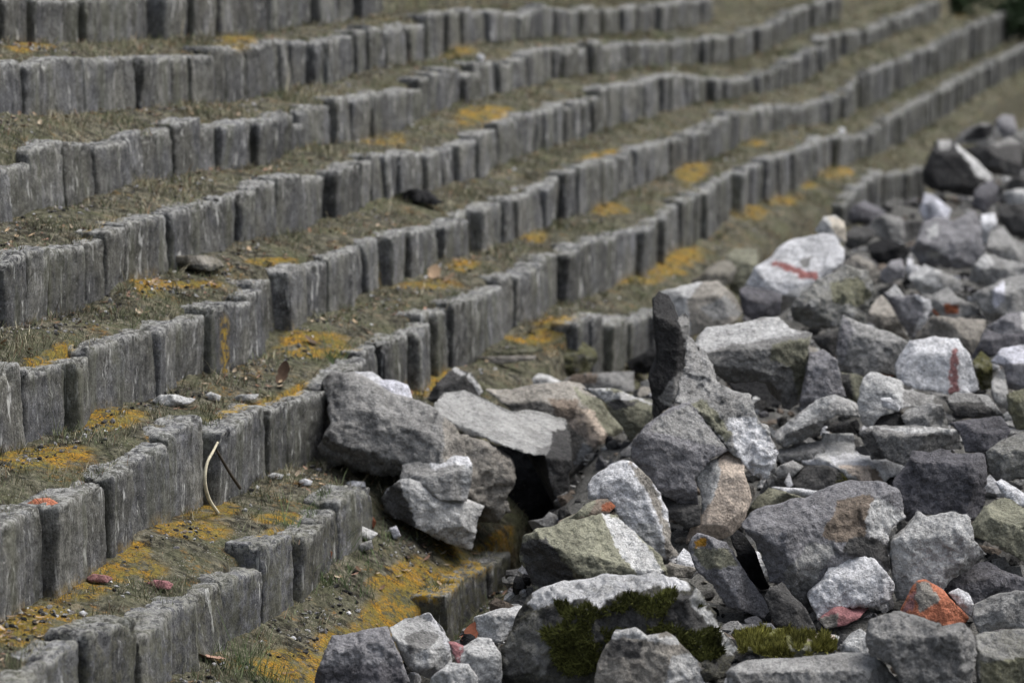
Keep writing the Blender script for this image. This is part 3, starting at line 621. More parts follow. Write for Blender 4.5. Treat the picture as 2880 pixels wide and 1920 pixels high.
rock('pale chipped block below the red-striped white block', 'C', [(1205,460),(1240,262),(1310,220),(1400,238),(1500,270),(1535,330),(1700,370),(1745,385),(1695,445),(1530,455),(1430,500),(1360,510),(1290,605),(1235,570)], 'light', by=820, r=[(1350,320,60),(1300,450,60)], p=[([(1520,290),(1740,380),(1690,440),(1520,440)], 'mid')])
rock('small bright white wedge on the pale chipped block', 'C', [(1365,390),(1430,385),(1505,450),(1490,485),(1380,455)], 'white', by=780, push=-.25, rough=.4)
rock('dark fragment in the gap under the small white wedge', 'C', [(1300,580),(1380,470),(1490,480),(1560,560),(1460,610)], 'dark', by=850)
rock('grey slab between the pale chipped block and the streaked slab', 'C', [(1500,520),(1560,470),(1700,430),(1795,440),(1825,540),(1845,620),(1560,610)], 'grey', by=860)
rock('long grey wedge pointing to the upper right below the overhanging block', 'C', [(635,650),(800,500),(930,408),(1060,368),(1125,400),(1205,430),(1225,525),(1060,500),(940,612),(820,695),(700,725),(650,705)], 'grey', p=[([(640,640),(930,400),(1080,365),(1000,450),(800,600)], 'light'), ([(1000,480),(1220,470),(1220,530),(1060,510)], 'mid')], by=980)
rock('dark little stone inside the hollow beside the long grey wedge', 'C', [(980,610),(1060,550),(1150,560),(1205,635),(1100,660)], 'dark', by=800)
rock('flat cream-white slab with a tan end in the middle of the right half', 'C', [(955,745),(970,640),(1180,640),(1195,750),(1230,790),(1310,810),(1400,798),(1542,860),(1520,935),(1425,935),(1390,975),(1240,965),(1140,945),(1080,880),(1010,868),(820,845),(818,818),(900,820)], 'light', p=[([(1000,790),(1200,760),(1400,790),(1550,860),(1510,940),(1400,930),(1300,860),(1050,840)], 'white'), ([(1060,850),(1280,855),(1400,970),(1230,970)], 'tan'), ([(1270,870),(1340,880),(1400,975),(1300,960)], 'brown'), ([(810,815),(1050,840),(1000,870),(810,850)], 'white')], by=1080, rough=.6)
rock('grey layered stone left of the flat cream-white slab', 'C', [(650,750),(800,708),(960,688),(985,760),(905,822),(815,835),(700,860),(640,800)], 'grey', by=1000)
rock('dark rounded stone with a green moss patch', 'C', [(750,935),(820,860),(1000,858),(1085,900),(1165,965),(1080,1020),(940,1040),(800,1020),(755,990)], 'dark', mp=[[(1030,910),(1130,900),(1180,970),(1080,1000)]], by=1130)
rock('thin white sliver above the massive violet-grey boulder', 'C', [(608,1003),(800,1018),(950,1038),(1062,1008),(1062,1032),(980,1062),(870,1088),(740,1052)], 'white', by=1190, rough=.4)
rock('olive slab leaning under the thin white sliver', 'C', [(445,1190),(490,1100),(600,1008),(740,1050),(872,1090),(640,1160),(500,1195)], 'olive', by=1290)
rock('tiny white upright chip left of the mossy rounded stone', 'C', [(700,970),(735,900),(762,990),(725,1010)], 'white', by=1130)
rock('small grey lump left of the mossy rounded stone', 'C', [(640,875),(760,820),(835,862),(755,935),(650,945)], 'grey', by=1090, p=[([(640,880),(700,890),(690,930),(640,930)], 'light')])
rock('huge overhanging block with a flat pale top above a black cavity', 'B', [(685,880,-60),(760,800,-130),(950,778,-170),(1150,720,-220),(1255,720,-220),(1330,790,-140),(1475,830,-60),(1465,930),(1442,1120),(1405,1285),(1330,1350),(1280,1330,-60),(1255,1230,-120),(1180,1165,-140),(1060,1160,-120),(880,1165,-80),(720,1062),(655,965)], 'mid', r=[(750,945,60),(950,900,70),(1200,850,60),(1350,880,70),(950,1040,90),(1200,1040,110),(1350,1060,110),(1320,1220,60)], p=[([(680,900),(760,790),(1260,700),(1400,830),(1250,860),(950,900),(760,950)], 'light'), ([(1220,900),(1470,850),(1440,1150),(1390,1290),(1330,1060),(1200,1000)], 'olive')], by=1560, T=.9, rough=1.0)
rock('violet-grey stone standing right of the overhanging block', 'B', [(1400,1290),(1440,1120),(1470,960),(1560,938),(1655,1010),(1685,1150),(1715,1265),(1640,1270),(1480,1340),(1400,1390)], 'violet', by=1560)
rock('dark brown split stone between the overhanging block and the streaked grey block', 'B', [(1475,850),(1560,830),(1665,800),(1685,900),(1625,1010),(1540,940)], 'dark', by=1250)
rock('white-painted block with a slanted red stripe and a dark underside', 'B', [(1065,420),(1080,370),(1200,310),(1280,208),(1400,170),(1560,140),(1640,150),(1705,250),(1705,330),(1640,400),(1540,455),(1470,525),(1390,605),(1330,645),(1260,705,-20),(1265,570,-30),(1160,535,-30),(1015,495,-30)], 'white', r=[(1150,430,60),(1300,360,60),(1500,250,50),(1350,480,80),(1600,280,50),(1450,420,80)], p=[([(1178,352),(1235,336),(1380,368),(1525,408),(1512,465),(1450,452),(1300,400)], 'red'), ([(1400,320),(1470,300),(1470,370),(1420,370)], 'mid'), ([(1260,560),(1400,500),(1480,500),(1330,650),(1260,700)], 'light')], by=880, rough=.6)
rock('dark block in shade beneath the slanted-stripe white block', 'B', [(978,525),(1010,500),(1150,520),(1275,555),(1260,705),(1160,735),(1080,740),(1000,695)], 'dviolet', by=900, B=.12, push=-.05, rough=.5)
rock('rounded pale knob above the slanted-stripe white block', 'B', [(1500,120),(1560,22),(1640,15),(1705,60),(1718,200),(1660,200),(1560,160)], 'light', by=760, rough=.5, p=[([(1580,10),(1720,50),(1720,210),(1640,140)], 'sand')])
rock('olive-grey stones edge piece left of the slanted-stripe white block', 'B', [(880,300),(960,240),(1040,248),(1105,250),(1110,340),(1075,385),(1062,485),(965,570),(905,525),(930,400)], 'olive', by=800)
rock('low grey stone on the terrace edge above the pale wedge-shaped block', 'B', [(590,500),(700,440),(820,330),(900,320),(960,380),(930,480),(830,520),(700,520)], 'warm', by=720, moss=.3)
rock('big speckled grey-green block right of the slanted-stripe white block', 'B', [(1325,655),(1420,540),(1520,458),(1640,408),(1700,358),(1862,400),(1905,500),(1930,570),(1860,700),(1850,770),(1700,730),(1680,780),(1500,800),(1355,745)], 'grey', r=[(1500,600,90),(1700,520,90),(1750,640,110),(1550,700,110)], p=[([(1600,480),(1800,440),(1900,560),(1800,650),(1620,600)], 'olive'), ([(1330,650),(1450,560),(1480,700),(1360,740)], 'mid')], by=1180, moss=.3, rough=1.4)
rock('pale grey stone above the big speckled block', 'H', [(1115,240),(1200,180),(1330,250),(1365,330),(1325,405),(1200,345),(1100,300)], 'warm', by=520)
# --- back right of the heap
rock('dark violet stone at the upper edge of the heap beside the pale knob', 'D', [(735,960),(760,860),(880,800),(1000,850),(1085,900),(1050,985),(900,1020),(780,1020)], 'dviolet', by=1100)
rock('dark stone directly below the upper violet stone', 'D', [(700,1215),(720,1090),(800,1030),(920,1038),(1005,1100),(905,1205),(760,1255)], 'dark', by=1360)
rock('grey-topped dark stone left of the large blurred grey boulder', 'D', [(915,1050),(1000,950),(1100,930),(1200,958),(1280,990),(1435,980),(1425,1105),(1300,1190),(1100,1170),(1000,1120)], 'mid', by=1290, p=[([(1250,980),(1440,970),(1430,1110),(1260,1160)], 'dark')])
rock('very dark block left of the large blurred grey boulder', 'D', [(915,1205),(1060,1150),(1250,1200),(1305,1285),(1235,1360),(1030,1400),(945,1325)], 'black', by=1450)
rock('large blurred grey-violet boulder near the right edge', 'D', [(1315,1260),(1380,1150),(1430,1000),(1560,955),(1700,1000),(1900,900),(1955,1000),(1965,1180),(2005,1245),(1890,1390),(1750,1430),(1550,1380),(1400,1380)], 'violet', r=[(1550,1120,120),(1750,1150,120),(1650,1280,130),(1850,1200,90)], p=[([(1470,1050),(1560,1000),(1560,1130),(1480,1140)], 'light'), ([(1470,1270),(1640,1250),(1560,1340),(1450,1330)], 'light')], by=1520)
rock('bluish-white triangular block below the big dark boulder', 'D', [(1395,900),(1440,728),(1520,748),(1685,885),(1645,985),(1560,965),(1440,985)], 'lilac', by=1090, rough=.4)
rock('big dark boulder with a pale ridge at the top of the heap', 'D', [(1425,570),(1470,430),(1520,330),(1562,238),(1680,238),(1745,288),(1900,415),(2055,558),(2065,625),(1945,650),(1885,770),(1700,735),(1500,692),(1440,645)], 'slate', r=[(1620,420,120),(1720,300,30),(1880,520,90),(1700,600,150),(1550,560,90)], p=[([(1700,275),(1750,280),(2070,560),(2050,630),(1930,560),(1860,470)], 'light'), ([(1550,230),(1690,230),(1680,330),(1580,320)], 'grey')], by=860, rough=.6)
rock('bluish-dark stone under the right end of the big dark boulder', 'D', [(1875,870),(1900,700),(2060,605),(2115,660),(2115,810),(1990,910)], 'dviolet', by=1000)
rock('dark boulder at the far right behind the pale-ridged one', 'D', [(1815,320),(1900,300),(2000,300),(2240,215),(2335,250),(2335,570),(2200,570),(2060,565),(1900,400)], 'dark', by=760, p=[([(2000,230),(2240,200),(2330,260),(2100,300)], 'mid')])
rock('low dark stone with a grey cap above the big dark boulder', 'D', [(1690,260),(1800,160),(1950,88),(2060,88),(2105,160),(2145,215),(2040,300),(1900,280),(1760,280)], 'mid', p=[([(1760,250),(1900,120),(2080,100),(2060,200),(1950,250)], 'black')], by=560, push=-11.5)
rock('violet stone at the top right end of the heap', 'D', [(2090,170),(2095,60),(2160,5),(2260,20),(2285,110),(2305,205),(2150,240)], 'violet', by=520)
rock('upright white splinter right of the large blurred grey boulder', 'D', [(1958,1185),(1955,930),(2085,915),(2105,1000),(2045,1085),(2025,1190)], 'white', by=1330, rough=.4)
rock('dark stone at the right edge beside the white splinter', 'D', [(2105,855),(2250,830),(2440,815),(2440,1160),(2250,1130),(2160,1025)], 'dark', by=1260)
rock('light grey stone at the right edge under the far dark boulder', 'D', [(2145,730),(2300,692),(2440,690),(2440,860),(2200,850)], 'light', by=1000)
rock('grey slanted stone at the right edge below the white splinter', 'D', [(2010,1240),(2040,1100),(2160,1030),(2260,1160),(2440,1240),(2440,1420),(2100,1340)], 'grey', by=1480)
rock('pale grey slab at the right edge under the slanted stone', 'D', [(1850,1540),(1890,1400),(2000,1280),(2110,1320),(2440,1420),(2440,1660),(2200,1660)], 'grey', by=1720, p=[([(1900,1330),(2050,1300),(2080,1400),(1920,1440)], 'light')])
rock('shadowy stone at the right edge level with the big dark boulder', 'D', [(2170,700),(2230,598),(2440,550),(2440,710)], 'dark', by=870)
rock('greenish dark boulder on the far right end of the heap', 'D', [(2265,190),(2440,90),(2440,500),(2330,500),(2280,310)], 'mid', by=660, moss=.3)
rock('small upright white chip below the very dark block', 'D', [(1262,1450),(1285,1330),(1330,1325),(1340,1460),(1300,1500)], 'white', by=1620, rough=.4)
rock('pale rounded stone right of the small upright white chip', 'D', [(1290,1510),(1330,1470),(1440,1385),(1600,1450),(1810,1560),(1700,1660),(1400,1660)], 'light', by=1720, p=[([(1600,1430),(1820,1560),(1700,1660),(1560,1560)], 'grey')])
rock('smooth violet stone left of the small upright white chip', 'D', [(995,1510),(1050,1440),(1150,1350),(1230,1335),(1262,1420),(1245,1510),(1080,1570)], 'violet', by=1650)
# --- right half, middle
rock('narrow brown-grey wedge right of the big speckled block', 'H', [(1270,650),(1300,520),(1380,465),(1500,640),(1565,785),(1450,730)], 'warm', by=900)
rock('violet stone with a white broken edge in the right half', 'H', [(1385,455),(1470,398),(1530,480),(1620,458),(1705,500),(1722,560),(1655,680),(1590,770),(1540,710),(1470,580)], 'violet', p=[([(1600,455),(1730,520),(1660,690),(1580,780),(1600,680),(1680,580)], 'white'), ([(1390,450),(1470,395),(1530,470),(1450,470)], 'light')], by=930)
rock('small orange brick piece wedged beside the white-edged violet stone', 'H', [(1715,570),(1750,508),(1800,508),(1805,590),(1755,615)], 'brick', p=[([(1710,500),(1770,500),(1760,560),(1710,560)], 'sand')], by=760, name='brick_piece', cat='brick', group='broken bricks in the rubble')
rock('brown-grey block behind the white block with the vertical stripe', 'H', [(1600,770),(1720,605),(1830,618),(2100,640),(2085,720),(2010,860),(1990,890),(1900,780),(1750,760)], 'warm', by=1000)
rock('grey stone with a rusty top right of the orange brick piece', 'H', [(1635,450),(1720,468),(1830,418),(1900,478),(2045,560),(2065,600),(1900,625),(1790,620)], 'grey', p=[([(1800,520),(1900,540),(1900,600),(1810,600)], 'rust')], by=860)
rock('broad pale violet slab at the right edge above the white block with the vertical stripe', 'H', [(2000,470),(2090,420),(2230,350),(2352,328),(2440,340),(2440,570),(2250,610),(2130,645),(2050,565)], 'grey', p=[([(2130,440),(2210,360),(2220,500),(2150,560)], 'lilac')], by=880)
rock('violet block at the right edge casting shade on the stones below', 'H', [(2095,690),(2250,588),(2440,575),(2440,760),(2200,760)], 'violet', by=1000, p=[([(2330,590),(2440,580),(2440,700),(2340,700)], 'light')])
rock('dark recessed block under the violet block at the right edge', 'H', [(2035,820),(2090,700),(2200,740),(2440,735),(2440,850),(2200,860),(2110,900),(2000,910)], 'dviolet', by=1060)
rock('block with a lilac-white top and violet flank at the right edge', 'H', [(2125,930),(2200,840),(2352,808),(2440,815),(2440,1140),(2340,1140),(2240,1110),(2215,960)], 'violet', p=[([(2120,930),(2200,830),(2440,800),(2440,950),(2340,935),(2220,935)], 'lilac')], by=1250, rough=.5)
rock('olive block at the right edge under the lilac-topped block', 'H', [(2235,1150),(2352,1108),(2440,1115),(2440,1380),(2300,1395),(2250,1260)], 'olive', by=1480, moss=.4)
rock('moss-grown lump right of the white block with the vertical stripe', 'H', [(1995,930),(2060,850),(2135,920),(2140,1110),(2060,1120)], 'olive', moss=.9, by=1220)
rock('small grey stone below the lilac-topped block', 'H', [(2135,1060),(2210,960),(2240,1110),(2260,1260),(2180,1240),(2130,1160)], 'grey', by=1330)
rock('streaked grey block left of the white block with the vertical stripe', 'H', [(1060,860),(1080,700),(1112,608),(1240,668),(1440,728),(1545,785),(1570,810),(1475,950),(1455,1015),(1350,1008),(1200,1020),(1080,990)], 'grey', r=[(1200,780,70),(1350,850,80),(1180,900,90)], p=[([(1080,700),(1110,610),(1180,700),(1100,950),(1060,860)], 'violet')], by=1240)
rock('dark olive wedge under the streaked grey block', 'H', [(1075,1000),(1200,1010),(1245,1030),(1225,1200),(1180,1215),(1125,1150)], 'olive', by=1330, p=[([(1080,1000),(1150,1010),(1180,1200),(1120,1150)], 'dark')])
rock('dark red fragment below the streaked grey block', 'H', [(1365,1015),(1408,945),(1455,970),(1458,1020),(1400,1035)], 'rust', by=1110, push=-.15, name='brick_piece', cat='brick', group='broken bricks in the rubble')
rock('small rusty-orange fragment below the streaked grey block', 'H', [(1200,1005),(1220,930),(1300,928),(1300,1010)], 'rust', by=1110, push=-.12, p=[([(1200,930),(1260,930),(1240,1010),(1200,1010)], 'brick')], name='brick_piece', cat='brick', group='broken bricks in the rubble')
# --- stones in the foreground gap
rock('chunk with a white chiselled face leaning below the largest boulder', 'E', [(715,975),(760,915),(850,848),(920,850),(1000,880),(1100,950),(1300,1000),(1420,1050),(1375,1150),(1362,1240),(1340,1335),(1250,1325),(1100,1258),(950,1185),(735,1085)], 'light', r=[(870,990,70),(950,1130,90),(1100,1080,80),(1230,1180,80)], p=[([(700,970),(780,900),(850,870),(880,1000),(960,1190),(720,1090)], 'dark'), ([(850,850),(1000,880),(1400,1050),(1340,1340),(960,1180),(890,1020)], 'light')], by=1345, rough=.8, tilt=.35)
rock('grey chunk with a white top edge behind the white chiselled chunk', 'E', [(845,850),(870,730),(1000,700),(1120,740),(1220,698),(1312,710),(1345,765),(1335,900),(1305,1000),(1130,1000),(980,920)], 'grey', p=[([(1000,690),(1080,690),(1120,740),(1220,690),(1330,700),(1340,760),(1220,740),(1080,790)], 'white'), ([(1270,760),(1350,760),(1320,1000),(1270,980)], 'light')], by=1325, push=-.12, r=[(1100,830,60),(1230,850,60)])
rock('flat grey stone at the heap edge right of the greenish slab', 'F', [(2195,800),(2265,738),(2352,758),(2460,780),(2410,840),(2230,845)], 'warm', by=960, B=.25)
rock('white angular stone left of the lichen-spotted bar', 'G', [(-50,720),(10,640),(65,690),(110,800),(60,850),(-20,830)], 'white', by=940)
rock('dark shadowed boulder behind the white ridged chunk', 'G', [(560,990),(600,915),(690,870),(750,960),(850,1050),(910,1190),(820,1230),(640,1170)], 'dark', by=1260)
rock('layered dark stones edge inside the hole under the violet-grey boulder', 'A', [(1025,1060),(1150,1108),(1300,1135),(1300,1260),(1200,1290),(1090,1220)], 'dark', by=1480)
rock('rounded overgrown stone on the seventh terrace row', 'T5', [(1420,930),(1500,832),(1640,782),(1745,830),(1770,900),(1710,1000),(1600,1040),(1450,1040)], 'olive', moss=.7, by=1040, group='loose stones on the terrace', cat='stone', name='loose_stone', p=[([(1580,880),(1680,860),(1690,1000),(1600,1030)], 'dark')])

rock('shadowed stone deep inside the black hole under the flat-topped slab', 'E', [(1470,610),(1780,660),(1880,690),(1950,1000),(1960,1200),(1700,1210),(1580,1160),(1600,800)], 'black', by=1160, push=.12, B=.05, T=.3)  # added filler stone, its black colour stands in for the hollow's shade
rock('shadowed stone deep inside the black cavity below the overhanging block', 'H', [(280,1030),(600,1030),(700,1160),(800,1290),(780,1400),(560,1400),(440,1250)], 'black', by=1320, push=.55, B=.05, T=.3)  # invented black stone that darkens the cavity in place of real shade
def tile_px(t, x, y):
    ox, oy, s = TILE[t]
    return ox + x / s, oy + y / s

# creases read off the photograph: (x1, y1, x2, y2, slope, side the surface falls away to)
CREASE = {
 'largest rough grey': [(340,545,850,735,1.6,'d'),(400,185,1500,690,1.2,'u'),(1350,600,1400,1100,.8,'r'),(430,120,360,520,.5,'l')],
 'flat-topped pale slab': [(1160,485,1760,672,3.6,'u'),(1885,520,1865,850,.75,'r')],
 'big tan-brown': [(0,440,560,470,1.3,'u'),(470,470,760,830,.9,'r'),(330,560,400,1100,.5,'l')],
 'tall thin dark slab': [(1160,-145,1110,430,1.6,'r'),(970,-290,1100,-270,2.0,'u')],
 'pale wedge-shaped': [(430,585,900,560,2.0,'u'),(600,560,640,840,.7,'l')],
 'large violet-grey fractured': [(930,650,1430,800,.9,'u'),(1000,1000,1290,1050,1.4,'d'),(900,690,1000,1000,.7,'l'),(1180,480,1290,900,.35,'r')],
 'ribbed pale flake': [(1350,300,1620,900,.9,'r'),(1230,260,1440,720,.8,'l')],
 'smooth beige': [(1440,815,1360,1150,1.0,'l'),(1610,900,1550,1300,1.0,'r'),(1440,780,1610,830,1.0,'u')],
 'grey bar spotted': [(230,600,560,1000,.9,'r'),(110,700,450,1060,.9,'l'),(40,640,330,640,1.2,'u')],
 'bright white-faced': [(840,840,1060,1400,1.2,'r'),(550,960,820,860,1.0,'u'),(620,1000,900,1450,.3,'l')],
 'greenish-grey slab': [(1400,560,1620,880,.7,'l'),(1300,600,2250,830,1.5,'u'),(1800,560,2150,860,.3,'r')],
 'large dark boulder covered': [(1290,1050,2480,975,2.6,'u'),(1470,1040,1380,1450,.5,'l'),(2440,960,2640,1400,.7,'r')],
 'massive violet-grey': [(560,560,1330,330,1.5,'u'),(1290,300,1270,640,.5,'r'),(640,790,1400,640,.7,'d'),(700,450,760,900,.3,'l')],
 'white ridged': [(950,880,1400,810,1.1,'u'),(930,1070,1400,980,.9,'d'),(1150,720,1180,1040,.35,'l')],
 'pale speckled boulder': [(1540,580,1990,500,1.4,'u'),(1790,880,2020,610,1.1,'r'),(1510,640,1490,950,.6,'l')],
 'broken orange brick': [(1650,870,1620,1110,.8,'l'),(1700,880,1850,1200,.5,'r'),(1600,900,1760,930,1.0,'u')],
 'dark grey boulder in front': [(1280,1235,1990,1245,1.3,'u'),(1420,1200,1480,1500,.6,'l'),(1880,1220,1950,1560,.6,'r')],
 'squarish dark violet': [(1560,835,2080,835,1.8,'u'),(1610,780,1570,1200,.6,'l'),(2030,800,1990,1200,.8,'r')],
 'white-painted block with a vertical': [(1530,870,1970,850,1.3,'u'),(1890,780,1900,1130,.7,'r'),(1560,820,1540,1080,.5,'l')],
 'huge overhanging': [(670,960,1460,890,3.0,'u'),(720,1030,1270,1120,1.5,'d'),(1240,890,1290,1250,.7,'r')],
 'white-painted block with a slanted': [(1060,460,1530,480,.9,'u'),(1010,500,1420,590,1.8,'d'),(1560,150,1600,420,.6,'r')],
 'big dark boulder with a pale': [(1700,270,1960,650,1.3,'r'),(1570,240,1470,640,.5,'l'),(1500,380,1720,330,.6,'u')],
 'chunk with a white chiselled': [(880,860,955,1185,1.2,'l'),(900,910,1400,1085,.9,'u')],
 'streaked grey slab above': [(1220,650,1910,645,2.5,'u')],
 'flat cream-white': [(820,845,1540,905,3.0,'u')],
 'streaked grey block left': [(1080,720,1540,810,1.2,'u'),(1160,640,1140,1000,.7,'l')],
 'concrete slab topped': [(360,1335,1060,1335,3.0,'u')],
 'long grey slab along': [(290,1490,1500,1480,2.4,'u')],
 'block with a lilac': [(2125,935,2440,950,1.6,'u')],
 'dark prism': [(1820,425,2180,480,1.6,'u'),(1990,355,2060,540,.6,'r')],
 'big speckled': [(1340,640,1900,520,1.2,'u'),(1800,400,1840,760,.6,'r'),(1450,540,1480,780,.5,'l')],
 'large blurred grey-violet': [(1330,1230,2000,1150,1.0,'u'),(1700,1000,1760,1400,.5,'r'),(1460,1000,1480,1360,.5,'l'),(1400,1340,1900,1330,1.0,'d')],
}
SIDE = {'u': (0, -1), 'd': (0, 1), 'l': (-1, 0), 'r': (1, 0)}

DEBUG = False
def build_rock(k, R):
    rr = np.random.default_rng(900 + k)
    t = R['t']; sc = TILE[t][2]
    O = np.array([tile_px(t, p[0], p[1]) for p in R['o']])
    if np.sum(O[:, 0] * np.roll(O[:, 1], -1) - np.roll(O[:, 0], -1) * O[:, 1]) < 0: O = O[::-1]
    n = len(O)
    cx, cy = O[:, 0].mean(), O[:, 1].mean()
    by = tile_px(t, 0, R['by'])[1] if R['by'] is not None else O[:, 1].max() + 4
    P0, z0 = hit(cx, by)
    w_, h_ = np.ptp(O[:, 0]), np.ptp(O[:, 1])
    size = math.sqrt(w_ * h_)
    if R.get('xplane') is not None: z0 = R['xplane'] / ray(cx, by)[0] + .22 * size * z0 / FPX
    z0 = z0 + R['push'] - .22 * size * z0 / FPX
    mpp = z0 / FPX
    if DEBUG: print('%3d %.2f %.2f %s' % (k, z0, size * mpp, R['label'][:50]))
    sd = np.array([k * 5.31, k * 2.17, k * 7.7])
    # fine flat triangulation of the outline, its edge already chipped
    step = max(5.5, size / 70)
    pts = []
    for i in range(n):
        a, b = O[i], O[(i + 1) % n]
        m = max(1, int(np.linalg.norm(b - a) / step))
        for j in range(m): pts.append(a + (b - a) * j / m)
    pts = np.array(pts); nb = len(pts)
    q2 = np.concatenate([pts / size, np.zeros((nb, 1))], 1)
    pts = pts + size * .022 * R['rough'] * np.stack([fbm(q2 * 9 + sd, 3), fbm(q2 * 9 + sd + 40, 3)], -1)
    gx_ = np.arange(O[:, 0].min(), O[:, 0].max(), step); gy_ = np.arange(O[:, 1].min(), O[:, 1].max(), step * .9)
    G = np.stack(np.meshgrid(gx_, gy_), -1)
    G[::2, :, 0] += step / 2
    G = G.reshape(-1, 2) + rr.uniform(-.18, .18, (G.shape[0] * G.shape[1], 2)) * step
    G = G[in_poly(G[:, 0], G[:, 1], pts)]
    if len(G):
        dm = np.sqrt(((G[:, None, :] - pts[None]) ** 2).sum(-1)).min(1)
        G = G[dm > step * .55]
    A = np.concatenate([pts, G])
    vo, ed, fa, ov, _, _ = delaunay_2d_cdt([Vector((p[0] - cx, p[1] - cy)) for p in A], [(i, (i + 1) % nb) for i in range(nb)], [list(range(nb))], 1, 1e-4)
    V2 = np.array([(v[0] + cx, v[1] + cy) for v in vo])
    faces = [list(f) for f in fa if len(f) == 3] + [[f[0], f[i], f[i + 1]] for f in fa if len(f) > 3 for i in range(1, len(f) - 1)]
    # broken faces: the front is the lower envelope of a few planes
    q3 = np.concatenate([V2 / size, np.zeros((len(V2), 1))], 1)
    wob = .030 * R['rough']
    Pw = V2 + size * wob * np.stack([fbm(q3 * 5 + sd + 11, 4), fbm(q3 * 5 + sd + 23, 4)], -1)
    planes = []
    tx, ty = rr.normal(0, .10), rr.normal(.12, .08)
    base = (Pw[:, 0] - cx) * tx + (cy - Pw[:, 1]) * -ty
    cr = next((v for kk, v in CREASE.items() if R['label'].startswith(kk)), None)
    D = base.copy()
    which = np.zeros(len(V2), int)
    def cut(px_, py_, ux, uy, slope, idx):
        nonlocal D, which
        s = (Pw[:, 0] - px_) * ux + (Pw[:, 1] - py_) * uy
        d = base - slope * (s if uy < -.5 else np.where(s > .16 * size, .16 * size + (s - .16 * size) * .35, s))
        # a cut only takes material away
        m = d < D
        which[m] = idx
        D = np.minimum(D, d)
    if cr:
        for j, (x1, y1, x2, y2, sl, side) in enumerate(cr):
            a = np.array(tile_px(t, x1, y1)); b = np.array(tile_px(t, x2, y2))
            nrm = np.array([-(b - a)[1], (b - a)[0]]); nrm /= np.linalg.norm(nrm)
            if nrm @ np.array(SIDE[side]) < 0: nrm = -nrm
            cut(a[0], a[1], nrm[0], nrm[1], sl, j + 1)
        extra = 4
    else:
        a0 = rr.normal(-90, 16)
        ang = [a0, a0 + rr.uniform(75, 125), a0 - rr.uniform(75, 125)] + ([rr.uniform(60, 120)] if rr.random() < .6 else [])
        sl = [rr.uniform(.9, 2.4), rr.uniform(.35, 1.1), rr.uniform(.35, 1.1), rr.uniform(.3, .9)]
        of = [rr.uniform(-.02, .22), rr.uniform(.04, .26), rr.uniform(.04, .26), rr.uniform(.16, .3)]
        for j in range(len(ang)):
            u = np.array([math.cos(math.radians(ang[j])) * w_, math.sin(math.radians(ang[j])) * h_]) / size
            L = np.linalg.norm(u)
            ext = np.abs((O - [cx, cy]) @ (u / L)).max()
            cut(cx + u[0] / L * of[j] * 2 * ext, cy + u[1] / L * of[j] * 2 * ext, u[0] / L, u[1] / L, sl[j], j + 1)
        extra = 5
    # smaller corner breaks
    for j in range(extra):
        i = rr.integers(0, n); p = O[i]; dv = p - np.array([cx, cy]); L = np.linalg.norm(dv)
        if L < 1: continue
        u = dv / L
        cut(p[0] - u[0] * rr.uniform(.10, .22) * size, p[1] - u[1] * rr.uniform(.10, .22) * size, u[0], u[1], rr.uniform(.7, 1.6), 10 + j)
    # rounded-off arris right at the outline so that no face ends in a knife edge
    dm = np.sqrt(((V2[:, None, :] - pts[None, ::2]) ** 2).sum(-1)).min(1) if len(V2) * nb < 6e6 else np.full(len(V2), 99.)
    e = np.clip(dm / (size * .05), 0, 1)
    D = D - size * .020 * (1 - np.sqrt(1 - (1 - e) ** 2 + 1e-9))
    D = np.maximum(D, -size * 1.1)
    # fracture surface
    spall = fbm(q3 * 2.6 + sd + 31, 3) * 3.5
    fl = np.floor(spall)
    D = D + size * R['rough'] * (.020 * (fl + sstep(.82, 1, spall - fl)) + .014 * fbm(q3 * 11 + sd, 5) + .012 * np.maximum(0, fbm(q3 * 6 + sd + 91, 4)))
    tp = np.stack([(V2[:, 0] - TILE[t][0]) * sc, (V2[:, 1] - TILE[t][1]) * sc], -1)
    tp = tp + size * sc * .03 * np.stack([fbm(q3 * 9 + sd, 3), fbm(q3 * 9 + sd + 50, 3)], -1)
    mossf = np.full(len(V2), float(R['moss']))
    tm = tp + size * sc * .06 * np.stack([fbm(q3 * 6 + sd + 5, 4), fbm(q3 * 6 + sd + 15, 4)], -1)
    for poly in R['mp']:
        mossf[in_poly(tm[:, 0], tm[:, 1], poly)] = 1.0
    px_m = mossf * sstep(-.12, .16, fbm(q3 * 6 + sd + 61, 4) + (.10 if 'yellow' in R['label'] else .13))
    mossf = np.where(mossf > .9, px_m, mossf)
    D = D + (.016 / mpp) * px_m * (1 + fbm(q3 * 38 + sd, 2))
    def to3(x, y, dpx):
        d = CF[None] + np.outer((x - W / 2) / FPX, CR) - np.outer((y - H / 2) / FPX, CU)
        return CAM + d * (z0 - dpx * mpp)[:, None]
    front = to3(V2[:, 0], V2[:, 1], D)
    fv = np.array(faces)
    pits = fbm(front * 21 + sd + 7, 4)
    micro = fbm(front * 45 + sd, 3) + 1.1 * pits - 2.2 * np.maximum(0, np.abs(fbm(front * 13 + sd + 70, 3)) * -1 + .06) / .06 * .35
    front = front + mesh_normals(front, fv) * (min(.009, size * mpp * .025) * R['rough'] * micro)[:, None] * np.sign((mesh_normals(front, fv) @ -CF).mean() or 1)
    cnt = set()
    for f in faces:
        for a, b in ((f[0], f[1]), (f[1], f[2]), (f[2], f[0])): cnt.add((a, b))
    bnd = [(a, b) for a, b in cnt if (b, a) not in cnt]
    bv = sorted({a for a, b in bnd} | {b for a, b in bnd})
    hdir = CF.copy(); hdir[2] = 0; hdir /= np.linalg.norm(hdir)
    thick = R['T'] * size * mpp
    V = list(front); Fc = [tuple(f) for f in faces]
    Vb = V2[bv]; Db = D[bv]
    prev = {b: b for b in bv}
